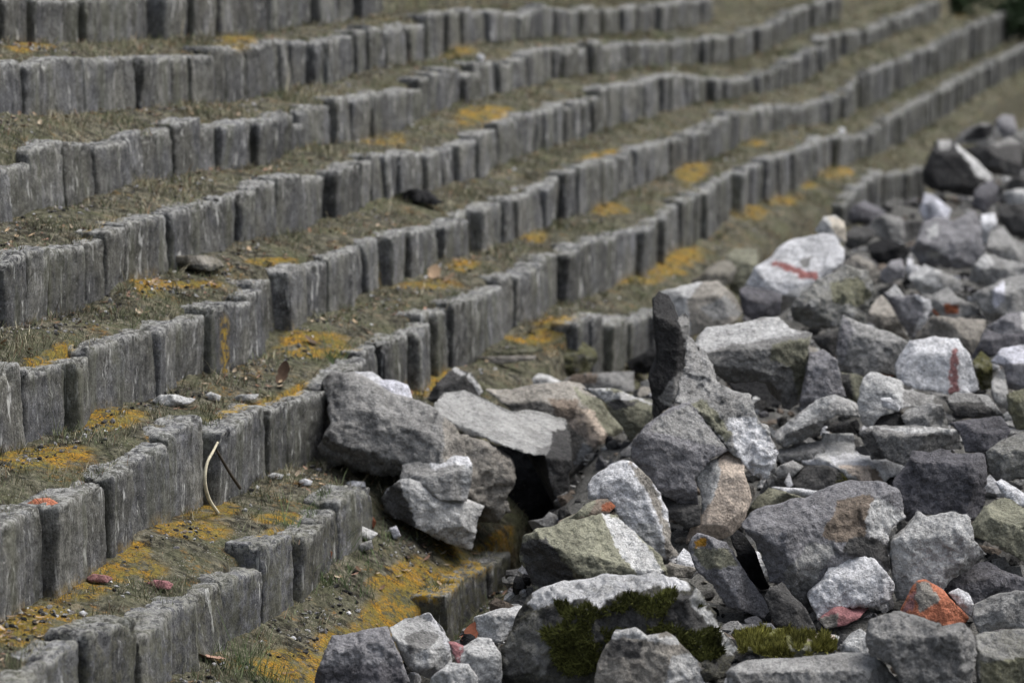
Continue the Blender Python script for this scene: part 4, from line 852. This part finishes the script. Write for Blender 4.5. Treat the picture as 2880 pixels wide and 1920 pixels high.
    for shr, dist, drop in ((.985, .20, .0), (.95, .5, .03), (.80, .85, .06), (.50, 1.05, .05)):
        Q = to3(cx + (Vb[:, 0] - cx) * shr, cy + (Vb[:, 1] - cy) * shr, Db * (1 - dist * .5)) + hdir * thick * dist
        Q[:, 2] -= drop * size * mpp
        qq = np.concatenate([Vb / size, np.full((len(Vb), 1), dist)], 1)
        Q = Q + size * mpp * .035 * np.stack([fbm(qq * 3 + sd + s_, 3) for s_ in (1, 5, 9)], -1)
        cur = {}
        for i, b in enumerate(bv): cur[b] = len(V); V.append(Q[i])
        for a, b in bnd: Fc += [(b, a, cur[a]), (b, cur[a], cur[b])] if prev[a] == a else [(prev[b], prev[a], cur[a]), (prev[b], cur[a], cur[b])]
        prev = cur
    cen = len(V); V.append(np.mean([V[prev[b]] for b in bv], 0))
    for a, b in bnd: Fc.append((prev[b], prev[a], cen))
    V = np.array(V); F = np.array(Fc)
    ctr = V.mean(0)
    fn = np.cross(V[F[:, 1]] - V[F[:, 0]], V[F[:, 2]] - V[F[:, 0]])
    if ((V[F].mean(1) - ctr) * fn).sum() < 0: F = F[:, ::-1]
    nf = len(V2)
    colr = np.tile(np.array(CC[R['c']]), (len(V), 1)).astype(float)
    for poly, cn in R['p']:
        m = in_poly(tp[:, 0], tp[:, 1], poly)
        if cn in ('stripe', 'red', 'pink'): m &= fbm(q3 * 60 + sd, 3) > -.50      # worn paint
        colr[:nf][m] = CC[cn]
    tone = 1 + rr.normal(0, .07, 20)          # each broken face weathered a little differently
    colr[:nf] *= tone[which % 20][:, None]
    colr *= (1 + .16 * fbm(V / (size * mpp) * 1.7 + sd + 77, 2))[:, None]
    moss = np.full(len(V), float(R['moss'])); moss[:nf] = mossf
    for i, b in enumerate(bv):                # the sides carry the colour of the rim they start from
        for lv in range(4):
            colr[nf + lv * len(bv) + i] = colr[b]; moss[nf + lv * len(bv) + i] = mossf[b]
    org = np.array([V[:, 0].mean(), V[:, 1].mean(), V[:, 2].min()])
    me = make_mesh(R['name'], V - org, F, M_CHUNK, True, dict(col=np.clip(colr, .01, .9), moss=moss))
    o = link(R['name'], me, org)
    tag(o, R['label'], R['cat'], R['group'])
    if R['mp'] and R['label'].startswith(('large dark boulder', 'concrete slab topped')):
        # the moss is a raised mat of little shoots
        Fv = np.array(faces); ok = px_m[Fv].mean(1) > .45
        Fv = Fv[ok]
        ar = np.linalg.norm(np.cross(front[Fv[:, 1]] - front[Fv[:, 0]], front[Fv[:, 2]] - front[Fv[:, 0]]), axis=1)
        pick = rr.choice(len(Fv), size=9000, p=ar / ar.sum())
        bc = rr.dirichlet((1, 1, 1), 9000)
        pp = (front[Fv[pick]] * bc[:, :, None]).sum(1)
        nn = mesh_normals(front, np.array(faces)); sg = np.sign((nn @ -CF).mean())
        nrm_ = (nn[Fv[pick, 0]] * sg) * .8 + rr.normal(0, .45, (9000, 3)) + np.array([0, 0, .35])
        L_ = rr.uniform(.008, .024, (9000, 1)); w__ = np.cross(nrm_, CF); w__ /= np.linalg.norm(w__, axis=1, keepdims=True)
        w__ *= rr.uniform(.0025, .005, (9000, 1))
        Vm = np.stack([pp - w__, pp + w__, pp + nrm_ * L_], 1).reshape(-1, 3) - org
        pat = fbm(pp * 9 + sd, 3)[:, None]
        yl = .55 if 'yellow' in R['label'] else .16
        cm = (np.array([.028, .036, .010]) * (1 - yl) + np.array([.26, .24, .065]) * yl) * rr.uniform(.35, 1.7, (9000, 1)) * (1 + .9 * pat).clip(.25, 2)
        link('moss', make_mesh('moss', Vm, np.arange(27000).reshape(-1, 3), M_GRASS, False, dict(col=np.repeat(cm, 3, axis=0))), (0, 0, 0), o)
    return o
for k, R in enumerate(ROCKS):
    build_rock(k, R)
print('rocks', len(ROCKS))
# ------------------------------------------------------------------ small loose things on the terrace
LOOSE = 'loose stones on the terrace'
def stone(label, t, o, c, by=None, name='loose_stone', cat='stone', group=LOOSE, **kw):
    R = dict(label=label, t=t, o=o, c=c, r=(), p=(), by=by, B=.4, T=.8, moss=0.0, mp=(), name=name, cat=cat, push=0.0, rough=.7, group=group, tilt=.3, top=None); R.update(kw)
    ROCKS.append(R); build_rock(len(ROCKS), R)
stone('flat dark stone slab lying on the tread between the fourth and fifth terrace rows', 'T4', [(1140,235),(1180,195),(1400,188),(1520,228),(1545,272),(1460,302),(1300,285),(1160,268)], 'dark', p=[([(1150,190),(1540,190),(1540,262),(1300,255),(1160,238)], 'warm')], moss=.3, B=.1)
stone('long flat slab sunk at the foot of the sixth terrace row', 'T5', [(830,885),(980,890),(1345,882),(1330,908),(1100,940),(850,938)], 'warm', B=.1, T=.3)
stone('short curved slab lying above the long flat slab at the sixth row', 'T5', [(985,830),(1100,852),(1400,832),(1390,854),(1080,886),(990,868)], 'olive', B=.1, T=.3, moss=.4)
stone('crumbled pale stone at the foot of the fifth terrace row', 'T4', [(1045,1195),(1100,1155),(1180,1148),(1260,1168),(1345,1182),(1310,1215),(1200,1225),(1100,1230)], 'light', rough=1.6)
stone('flat pale stone right of the crumbled pale stone', 'T4', [(1575,1192),(1650,1152),(1785,1148),(1765,1180),(1650,1202)], 'light', B=.15)
stone('little pale pebble between the crumbled and the flat pale stone', 'T4', [(1412,1150),(1450,1132),(1522,1160),(1512,1195),(1440,1185)], 'light')
stone('orange-red brick fragment on top of the sixth row at the left edge', 'T7', [(172,340),(230,304),(330,298),(402,330),(412,385),(350,435),(250,378)], 'brick', by=425, xplane=ROWX[6] - .045, name='brick_fragment', cat='brick fragment', group='brick fragments on the terrace', rough=.4)
stone('flat red brick chip beside the yellow lichen at lower left', 'T7', [(588,845),(640,818),(740,832),(778,852),(740,878),(620,872)], 'stripe', name='brick_fragment', cat='brick fragment', group='brick fragments on the terrace', rough=.4, B=.2, p=[([(580,815),(780,815),(780,880),(580,880)], 'stripe')])
stone('flat pinkish brick chip, right of the red one at lower left', 'T7', [(1002,882),(1060,862),(1150,868),(1192,890),(1172,925),(1090,915)], 'pink', name='brick_fragment', cat='brick fragment', group='brick fragments on the terrace', rough=.4, B=.2)
stone('rust-brown chip at the broken end of the seventh row', 'E', [(598,1105),(640,1085),(682,1150),(662,1195),(612,1160)], 'rust', name='brick_fragment', cat='brick fragment', group='brick fragments on the terrace')
stone('rust-brown chip leaning on the face of the seventh row', 'T7', [(2210,690),(2250,640),(2292,670),(2280,720),(2230,745)], 'rust', name='brick_fragment', cat='brick fragment', group='brick fragments on the terrace')
stone('whitish chip at the foot of the sixth row near the largest boulder', 'T7', [(1842,140),(1880,120),(1955,135),(1940,165),(1870,165)], 'light')
stone('smooth white pebble right of the whitish chip below the sixth row', 'T7', [(2055,180),(2100,160),(2155,180),(2140,210),(2080,210)], 'white', rough=.3)
stone('white pebble at the back of the third terrace row tread', 'T2', [(928,392),(950,368),(988,388),(982,432),(938,432)], 'white', rough=.3)
stone('pale pebble on the tread above the sixth row, far right', 'T3', [(1068,900),(1095,878),(1122,895),(1115,936),(1075,936)], 'white', rough=.3)
stone('pale stone among debris at the broken end of the seventh row', 'E', [(498,1205),(560,1168),(692,1225),(650,1268),(560,1262)], 'light')
stone('lilac-white pebble under the white chiselled chunk', 'E', [(770,1190),(820,1172),(852,1240),(805,1268)], 'lilac', rough=.4)
stone('grey stone below the pale debris at the end of the seventh row', 'E', [(555,1300),(650,1268),(662,1330),(572,1352)], 'grey')
stone('white chip on the dark end of the seventh row', 'E', [(455,880),(520,862),(602,872),(612,908),(540,918)], 'white')
stone('dark clod of soil on the tread below the fourth terrace row', 'T2', [(335,1362),(480,1300),(600,1318),(705,1392),(650,1415),(480,1400)], 'black', name='soil_clod', cat='soil clod', group=None, rough=1.6, B=.2)
stone('white chip on the front edge of the seventh row at lower left', 'T7', [(540,1085),(570,1068),(602,1090),(590,1112),(555,1108)], 'white')

def tube(name, pts, radii, col):
    Vv, Ff = [], []
    m = 6
    pts = np.array(pts)
    for i, (p, r) in enumerate(zip(pts, radii)):
        t = pts[min(i + 1, len(pts) - 1)] - pts[max(i - 1, 0)]; t = t / np.linalg.norm(t)
        a = np.cross(t, CF); a /= np.linalg.norm(a); b = np.cross(t, a)
        for q in range(m):
            w = 2 * math.pi * q / m
            Vv.append(p + r * (math.cos(w) * a + math.sin(w) * b))
    for i in range(len(pts) - 1):
        for q in range(m):
            Ff.append((i * m + q, i * m + (q + 1) % m, (i + 1) * m + (q + 1) % m, (i + 1) * m + q))
    Vv = np.array(Vv)
    return make_mesh(name, Vv, np.array(Ff), M_WOOD, True, dict(col=np.tile(np.array(col), (len(Vv), 1))))
def spline(P, n=28):
    P = np.array(P, float); t = np.linspace(0, len(P) - 1, n); out = []
    for u in t:
        i = min(int(u), len(P) - 2); f = u - i
        p0, p1, p2, p3 = P[max(i - 1, 0)], P[i], P[i + 1], P[min(i + 2, len(P) - 1)]
        out.append(.5 * ((2 * p1) + (-p0 + p2) * f + (2 * p0 - 5 * p1 + 4 * p2 - p3) * f * f + (-p0 + 3 * p1 - 3 * p2 + p3) * f ** 3))
    return np.array(out)
def stem(label, name, t, pts, col, r0, r1, dz=0.0):
    b = tile_px(t, *pts[0]); P0, z = hit(*b); z += dz
    if dz: W3 = [CAM + ray(*tile_px(t, x, y)) * ((ROWX[6] + .10) / ray(*tile_px(t, x, y))[0]) for x, y in pts]
    else: W3 = [hit(*tile_px(t, x, y))[0] + np.array([0, 0, .012]) for x, y in pts]
    S = spline(W3)
    me = tube(name, S - P0, np.linspace(r0, r1, len(S)), col)
    return tag(link(name, me, P0), label, 'twig', 'dry twigs on the terrace')
stem('pale arching dry twig standing in front of the sixth terrace row', 'dry_twig', 'T7', [(1500,395),(1440,300),(1412,180),(1425,60),(1470,-30),(1500,-90)], (.46,.42,.31), .010, .006, -.14)
stem('thin dark twig leaning against the sixth row beside the pale arching one', 'dry_twig', 'T7', [(1655,225),(1590,130),(1530,30),(1490,-40)], (.06,.05,.04), .009, .006, -.14)
stem('short white stick lying beside the arching twig', 'dry_twig', 'T7', [(1480,290),(1530,292),(1585,308)], (.55,.54,.5), .008, .006)

def leaf_mesh(name, P0, size, col, seed, stand=.4):
    rr = np.random.default_rng(seed)
    n = 9
    u = np.linspace(-1, 1, n)
    A = rr.uniform(0, 6.28); curl = rr.uniform(.25, .6)
    wd = .42 * np.sqrt(np.maximum(0, 1 - u ** 2)) * (1 + .15 * np.sin(u * 9 + A)) + .02
    Vv = []
    for k in range(n):
        for s in (-1, 0, 1):
            Vv.append((u[k], s * wd[k], curl * u[k] ** 2 * .6 + abs(s) * wd[k] * .35))
    Vv = np.array(Vv) * size / 2
    Rm = np.array(Matrix.Rotation(A, 3, 'Z') @ Matrix.Rotation(stand, 3, 'Y'))
    Vv = Vv @ Rm.T
    Vv[:, 2] -= Vv[:, 2].min() - .004
    Fq = []
    for k in range(n - 1):
        for s in range(2):
            Fq.append((k * 3 + s, k * 3 + s + 1, k * 3 + s + 4, k * 3 + s + 3))
    return Vv, np.array(Fq)
LV = [('T4', 1955, 1075, .16, 'large brown dry leaf standing upright below the fifth terrace row', (.085,.055,.038), .9),
      ('T4', 2140, 800, .10, 'brown dry leaf on yellow lichen below the fifth terrace row', (.10,.07,.05), .5),
      ('T5', 640, 345, .20, 'curled pale brown dry leaf below the fifth terrace row, right of centre', (.24,.17,.11), .4),
      ('T5', 745, 375, .12, 'small curled dry leaf right of the pale brown one', (.20,.14,.09), .5),
      ('T7', 1440, 1420, .16, 'pinkish-brown dry leaf at the foot of the seventh row, bottom left', (.32,.20,.15), .3),
      ('T7', 1240, 1440, .12, 'pale pink dry leaf left of the pinkish-brown one', (.36,.25,.2), .3),
      ('T7', 1460, 1300, .10, 'reddish dry leaf on the face of the seventh row, bottom left', (.22,.075,.05), .8),
      ('F', 895, 1270, .17, 'dark red-brown leaf in the grass beside the pale front stones', (.13,.045,.025), .4),
      ('F', 1170, 920, .12, 'tan dry leaf in the grass at the foot of the overgrown edge', (.32,.2,.12), .5),
      ('T4', 290, 600, .17, 'dark brown dry leaf between the fifth and fourth rows, left edge', (.07,.05,.035), .3)]
for k, (t, x, y, sz, lab, colr, st) in enumerate(LV):
    P0, z = hit(*tile_px(t, x, y))
    Vv, Fq = leaf_mesh('dry_leaf', P0, sz, colr, 40 + k, st)
    me = make_mesh('dry_leaf', Vv, Fq, M_LEAF, True, dict(col=np.tile(np.array(colr), (len(Vv), 1))))
    tag(link('dry_leaf', me, P0), lab, 'dry leaf', 'dry leaves on the terrace')

# ------------------------------------------------------------------ uncountable ground cover
def tread_points(n, ymin, ymax, power, xr=(-8.6, -3.2)):
    u = rng.random(n)
    if power == 1: y = ymin * (ymax / ymin) ** u
    else:
        a = 1 - power
        y = (ymin ** a + u * (ymax ** a - ymin ** a)) ** (1 / a)
    x = rng.uniform(xr[0], xr[1], n)
    return x, y
def on_block(x, m0=.19, m1=.015):
    o = np.zeros(x.shape, bool)
    for i in range(1, 9): o |= (x > ROWX[i] - m0) & (x < ROWX[i] + m1)
    return o
def visible_px(x, y, z, m=60):
    p = project(np.stack([x, y, z], -1))
    return (p[:, 0] > -m) & (p[:, 0] < W + m) & (p[:, 1] > -m) & (p[:, 1] < H + m)

x, y = tread_points(420000, 9.5, 70, 1.4)
z = terrain(x, y)
keep = visible_px(x, y, z, 150)
ob = on_block(x, .105, .02); ob[(x > ROWX[7] - .2) & (y < 15)] = False
keep &= ~(ob & (rng.random(len(x)) > .10))
keep &= heap_mask(x, y) < .35 * rng.random(len(x)) + .1
keep &= lichen_at(x, y, z) < .25 + .5 * (rng.random(len(x)) ** 3)
dens = noise2(x, y, 2.3, 3, 31) + .6 * noise2(x, y, 9, 2, 33)
keep &= dens > rng.normal(.08, .20, len(x))
x, y, z, dens = x[keep], y[keep], z[keep], dens[keep]
# tufts rooted in the joints: behind the block tops and along the feet
tx_, ty_, tz_ = [], [], []
tr = random.Random(5)
for b in blocks:
    if b['t'] > 45: continue
    for _ in range(tr.choice([0, 1, 2, 3, 4])):
        a = tr.random() < .55
        cx_ = b['x'] - .115 + tr.gauss(0, .025) if a else b['x'] + .03 + abs(tr.gauss(0, .03))
        cy_ = b['y'] + tr.uniform(-.55, .55) * b['w']
        m_ = tr.randint(10, 34); sp = tr.uniform(.012, .04)
        xs_ = np.array([cx_ + tr.gauss(0, sp) for _ in range(m_)]); ys_ = np.array([cy_ + tr.gauss(0, sp * 1.6) for _ in range(m_)])
        tx_.append(xs_); ty_.append(ys_)
        tz_.append(np.full(m_, b['zt'] - .012) if a else terrain(xs_, ys_))
nt = sum(map(len, tx_)); n0 = len(x)
x = np.concatenate([x] + tx_); y = np.concatenate([y] + ty_); z = np.concatenate([z] + tz_)
dens = np.concatenate([dens, np.full(nt, .5)])
n = len(x)
dist = np.sqrt(x * x + y * y)
GREEN = [(880,1300,.35),(820,1330,.4),(1170,1385,.25),(1120,1440,.3),(590,1535,.22),(700,1330,.2),(950,1270,.2),(330,905,.12),(750,820,.2)]
gm = np.zeros(n)
for a, b, r in GREEN:
    c, _ = hit(a * DS, b * DS)
    gm = np.maximum(gm, 1 - sstep(.3 * r, 1.4 * r, np.hypot(x - c[0], y - c[1])))
hgt = (.012 + .038 * rng.random(n) ** 2.0) * (1 + .9 * np.clip(dens, -.3, .6)) * (1 + 1.8 * gm) * (1 + .012 * (dist - 12).clip(0))
tall = rng.random(n) < .03
hgt[tall] *= 2.4
hgt[n0:] = rng.uniform(.02, .085, nt) * rng.uniform(.5, 1, nt)
wid = np.maximum(.0030, dist * .00022) * rng.uniform(.7, 1.4, n)
ang = rng.uniform(0, 2 * math.pi, n); lean = rng.uniform(.15, 1.1, n)
tip = np.stack([np.cos(ang) * lean * hgt, np.sin(ang) * lean * hgt, hgt], -1)
wa = rng.uniform(-.8, .8, n)
side = np.stack([np.cos(wa), np.sin(wa), 0 * wa], -1) * wid[:, None] / 2
base = np.stack([x, y, z - .006], -1)
mid = base + tip * .55 + np.array([0, 0, 1]) * (hgt * .12)[:, None]
Vg = np.stack([base - side, base + side, mid + side * .7, mid - side * .7, base + tip], 1).reshape(-1, 3)
k5 = np.arange(n)[:, None] * 5
Fg = np.concatenate([k5 + np.array([[0, 1, 2]]), k5 + np.array([[0, 2, 3]]), k5 + np.array([[3, 2, 4]])])
r1, r2 = rng.random(n), noise2(x, y, 1.6, 3, 44)
straw = (r1 + .9 * r2 < .40) & (gm < .5)
colr = np.where(straw[:, None], np.array([.32, .29, .205]), np.array([.130, .145, .082])) * rng.uniform(.55, 1.35, (n, 1))
brown = (r1 > .90)
colr[brown] = np.array([.20, .13, .085]) * rng.uniform(.6, 1.4, (brown.sum(), 1))
colr = colr * (1 + .75 * noise2(x, y, 2.7, 3, 88) + .5 * noise2(x, y, 8, 2, 89))[:, None].clip(.3, 1.9)
colr = colr * (1 - gm[:, None]) + gm[:, None] * np.array([.120, .165, .075]) * rng.uniform(.6, 1.5, (n, 1))
me = make_mesh('grass', Vg, Fg, M_GRASS, True, dict(col=np.repeat(colr, 5, axis=0)))
tag(link('grass', me), 'short olive and straw-coloured grass covering the terrace treads', 'grass', kind='stuff')
print('grass', n)

# angular grit and little stones
bm = bmesh.new(); bmesh.ops.create_icosphere(bm, subdivisions=1, radius=1.0)
IV = np.array([v.co[:] for v in bm.verts]); IF = np.array([[v.index for v in f.verts] for f in bm.faces]); bm.free()
bm = bmesh.new(); bmesh.ops.create_icosphere(bm, subdivisions=2, radius=1.0)
IV2 = np.array([v.co[:] for v in bm.verts]); IF2 = np.array([[v.index for v in f.verts] for f in bm.faces]); bm.free()
def scatter_stones(x, y, z, s, cols, name, label, cat, mat, big=False):
    n = len(x); bv, bf = (IV2, IF2) if big else (IV, IF)
    m = len(bv)
    st = rng.uniform(.55, 1.25, (n, 1, 3)) * np.array([1, 1, .75])
    P = bv[None] * (1 + .33 * rng.normal(0, 1, (n, m, 1)).clip(-1.2, 1.2) * (.6 if big else 1)) 
    # cut flat sides so that the bits read as broken, not rounded
    for _ in range(4):
        d = rng.normal(0, 1, (n, 1, 3)); d /= np.linalg.norm(d, axis=2, keepdims=True)
        h = (P * d).sum(2, keepdims=True); c = rng.uniform(.35, .7, (n, 1, 1))
        P = P - d * np.maximum(0, h - c)
    P = P * st
    a = rng.uniform(0, 6.28, n); ca, sa = np.cos(a)[:, None], np.sin(a)[:, None]
    P = np.stack([P[..., 0] * ca - P[..., 1] * sa, P[..., 0] * sa + P[..., 1] * ca, P[..., 2]], -1)
    P = P * s[:, None, None] + np.stack([x, y, z + s * .25], -1)[:, None]
    Fx = (np.arange(n)[:, None, None] * m + bf[None]).reshape(-1, 3)
    me = make_mesh(name, P.reshape(-1, 3), Fx, mat, False, dict(col=np.repeat(cols, m, axis=0), moss=np.zeros(n * m)))
    return tag(link(name, me), label, cat, kind='stuff')
pal = np.array([CC['grey'], CC['mid'], CC['light'], CC['dark'], CC['warm'], CC['white'], CC['violet'], CC['black'], CC['brown'], CC['black'], CC['dark']])
x, y = tread_points(60000, 10, 45, 1.6)
z = terrain(x, y)
dn = noise2(x, y, 1.7, 3, 61)
nearfoot = np.zeros(len(x))
for i in range(1, 9): nearfoot = np.maximum(nearfoot, 1 - sstep(.02, .22, np.abs(x - ROWX[i] - .09)))
keep = visible_px(x, y, z) & ~on_block(x) & (dn + .55 * nearfoot > .22 + .25 * rng.random(len(x)))
x, y, z = x[keep], y[keep], z[keep]
s = (.004 + .015 * rng.random(len(x)) ** 3)
scatter_stones(x, y, z, s, pal[rng.integers(0, len(pal), len(x))] * rng.uniform(.6, 1.2, (len(x), 1)), 'gravel', 'grey grit and pebbles strewn over the terrace treads', 'gravel', M_CHUNK)
print('gravel', len(x))
# crumbs of concrete between the chunks
x, y = tread_points(20000, 10.5, 46, 1.5, (-4.9, 2.5))
z = terrain(x, y)
keep = (heap_mask(x, y) > .25 + .3 * rng.random(len(x))) & visible_px(x, y, z, 700)
x, y, z = x[keep], y[keep], z[keep]
s = .015 + .075 * rng.random(len(x)) ** 3
scatter_stones(x, y, z, s, pal[rng.integers(0, len(pal), len(x))] * rng.uniform(.55, 1.15, (len(x), 1)), 'rubble', 'small concrete crumbs filling the gaps between the big chunks', 'rubble', M_CHUNK, True)
print('rubble', len(x))
# leaf litter
x, y = tread_points(7000, 10.5, 34, 1.5)
z = terrain(x, y)
dn = noise2(x, y, 1.2, 3, 71)
keep = visible_px(x, y, z) & (dn > .05) & (heap_mask(x, y) < .4) & ~on_block(x, .1, .03)
x, y, z = x[keep], y[keep], z[keep]
Vs, Fs, Cs, off = [], [], [], 0
LP = np.array([(.20,.13,.08), (.13,.08,.05), (.30,.22,.14), (.10,.07,.05), (.24,.15,.11), (.36,.29,.21)])
for k in range(len(x)):
    Vv, Fq = leaf_mesh('l', None, rng.uniform(.02, .055), None, 1000 + k, rng.uniform(-.5, .6))
    Vs.append(Vv + np.array([x[k], y[k], z[k] + .006])); Fs.append(Fq + off); off += len(Vv)
    Cs.append(np.tile(LP[rng.integers(0, len(LP))] * rng.uniform(.7, 1.3), (len(Vv), 1)))
me = make_mesh('leaf_litter', np.concatenate(Vs), np.concatenate(Fs), M_LEAF, True, dict(col=np.concatenate(Cs)))
tag(link('leaf_litter', me), 'small brown dry leaves scattered over the terrace treads', 'leaves', kind='stuff')

# ------------------------------------------------------------------ bushes at the far end of the terrace
def shrub(P0, hgt, rad, label, seed):
    rr = np.random.default_rng(seed)
    root = bpy.data.objects.new('shrub', None); COL.objects.link(root); root.location = P0
    tag(root, label, 'shrub', 'shrubs at the far end of the terrace')
    sv = []
    trunk = spline([(0, 0, -.1), (.05, .02, hgt * .3), (.02, -.04, hgt * .6), (.08, 0, hgt * .85)])
    link('trunk', tube('trunk', trunk, np.linspace(.07, .02, len(trunk)), (.07, .055, .04)), (0, 0, 0), root)
    n = 2600
    cl = rr.normal(0, 1, (26, 3)); cl /= np.linalg.norm(cl, axis=1, keepdims=True); cl *= rr.uniform(.35, 1, (26, 1))
    cl = cl * np.array([rad, rad, hgt * .42]) + np.array([0, 0, hgt * .55])
    c = cl[rr.integers(0, 26, n)] + rr.normal(0, .17, (n, 3)) * rad
    a, b = rr.normal(0, 1, (n, 3)), rr.normal(0, 1, (n, 3))
    a /= np.linalg.norm(a, axis=1, keepdims=True); b = np.cross(a, b); b /= np.linalg.norm(b, axis=1, keepdims=True)
    s = rr.uniform(.04, .09, (n, 1))
    Vv = np.stack([c - a * s, c + b * s * .5, c + a * s, c - b * s * .5], 1).reshape(-1, 3)
    Fq = np.arange(n)[:, None] * 4 + np.array([[0, 1, 2, 3]])
    colr = np.array([.030, .048, .022]) * rr.uniform(.5, 1.7, (n, 1))
    link('crown', make_mesh('crown', Vv, Fq, M_FOLIAGE, False, dict(col=np.repeat(colr, 4, axis=0))), (0, 0, 0), root)
for k, (a, b, h_, r_, lab) in enumerate([(2195, 20, .75, 1.0, 'dark green blurred bush above the far terrace rows, left of the corner bush'),
                                        (2345, 98, 1.0, .75, 'dark green blurred bush at the top right corner')]):
    P0, z0 = hit(a * DS, b * DS)
    if DEBUG: print('shrub', P0, z0)
    shrub(P0, h_, r_, lab, 300 + k)
# ------------------------------------------------------------------ daylight: overcast
SUN_EL, SUN_AZ = math.radians(60), math.radians(55)      # azimuth from +Y towards +X
world = bpy.data.worlds.new('World'); scene.world = world; world.use_nodes = True
wt = world.node_tree; bg = wt.nodes['Background']
sky = wt.nodes.new('ShaderNodeTexSky'); sky.sky_type = 'NISHITA'; sky.sun_disc = False
sky.sun_elevation = SUN_EL; sky.sun_rotation = SUN_AZ; sky.dust_density = 4.0; sky.air_density = 1.0
hs = wt.nodes.new('ShaderNodeHueSaturation'); hs.inputs['Saturation'].default_value = .5
wt.links.new(sky.outputs[0], hs.inputs['Color']); wt.links.new(hs.outputs[0], bg.inputs['Color'])
bg.inputs['Strength'].default_value = .085
sd = bpy.data.lights.new('sun', 'SUN'); sd.energy = 1.3; sd.angle = math.radians(52); sd.color = (1, .985, .96)
so = bpy.data.objects.new('sun', sd); COL.objects.link(so)
dv = Vector((math.sin(SUN_AZ) * math.cos(SUN_EL), math.cos(SUN_AZ) * math.cos(SUN_EL), math.sin(SUN_EL)))
so.rotation_euler = dv.to_track_quat('Z', 'Y').to_euler(); so.location = (0, 0, 30)
vs_ = scene.view_settings
vs_.view_transform = 'Standard'; vs_.look = 'None'; vs_.exposure = 1.33; vs_.gamma = 1.0
scene.cycles.pixel_filter_type = 'BLACKMAN_HARRIS' if hasattr(scene.cycles, 'pixel_filter_type') else 'BLACKMAN_HARRIS'
scene.cycles.filter_width = 1.4
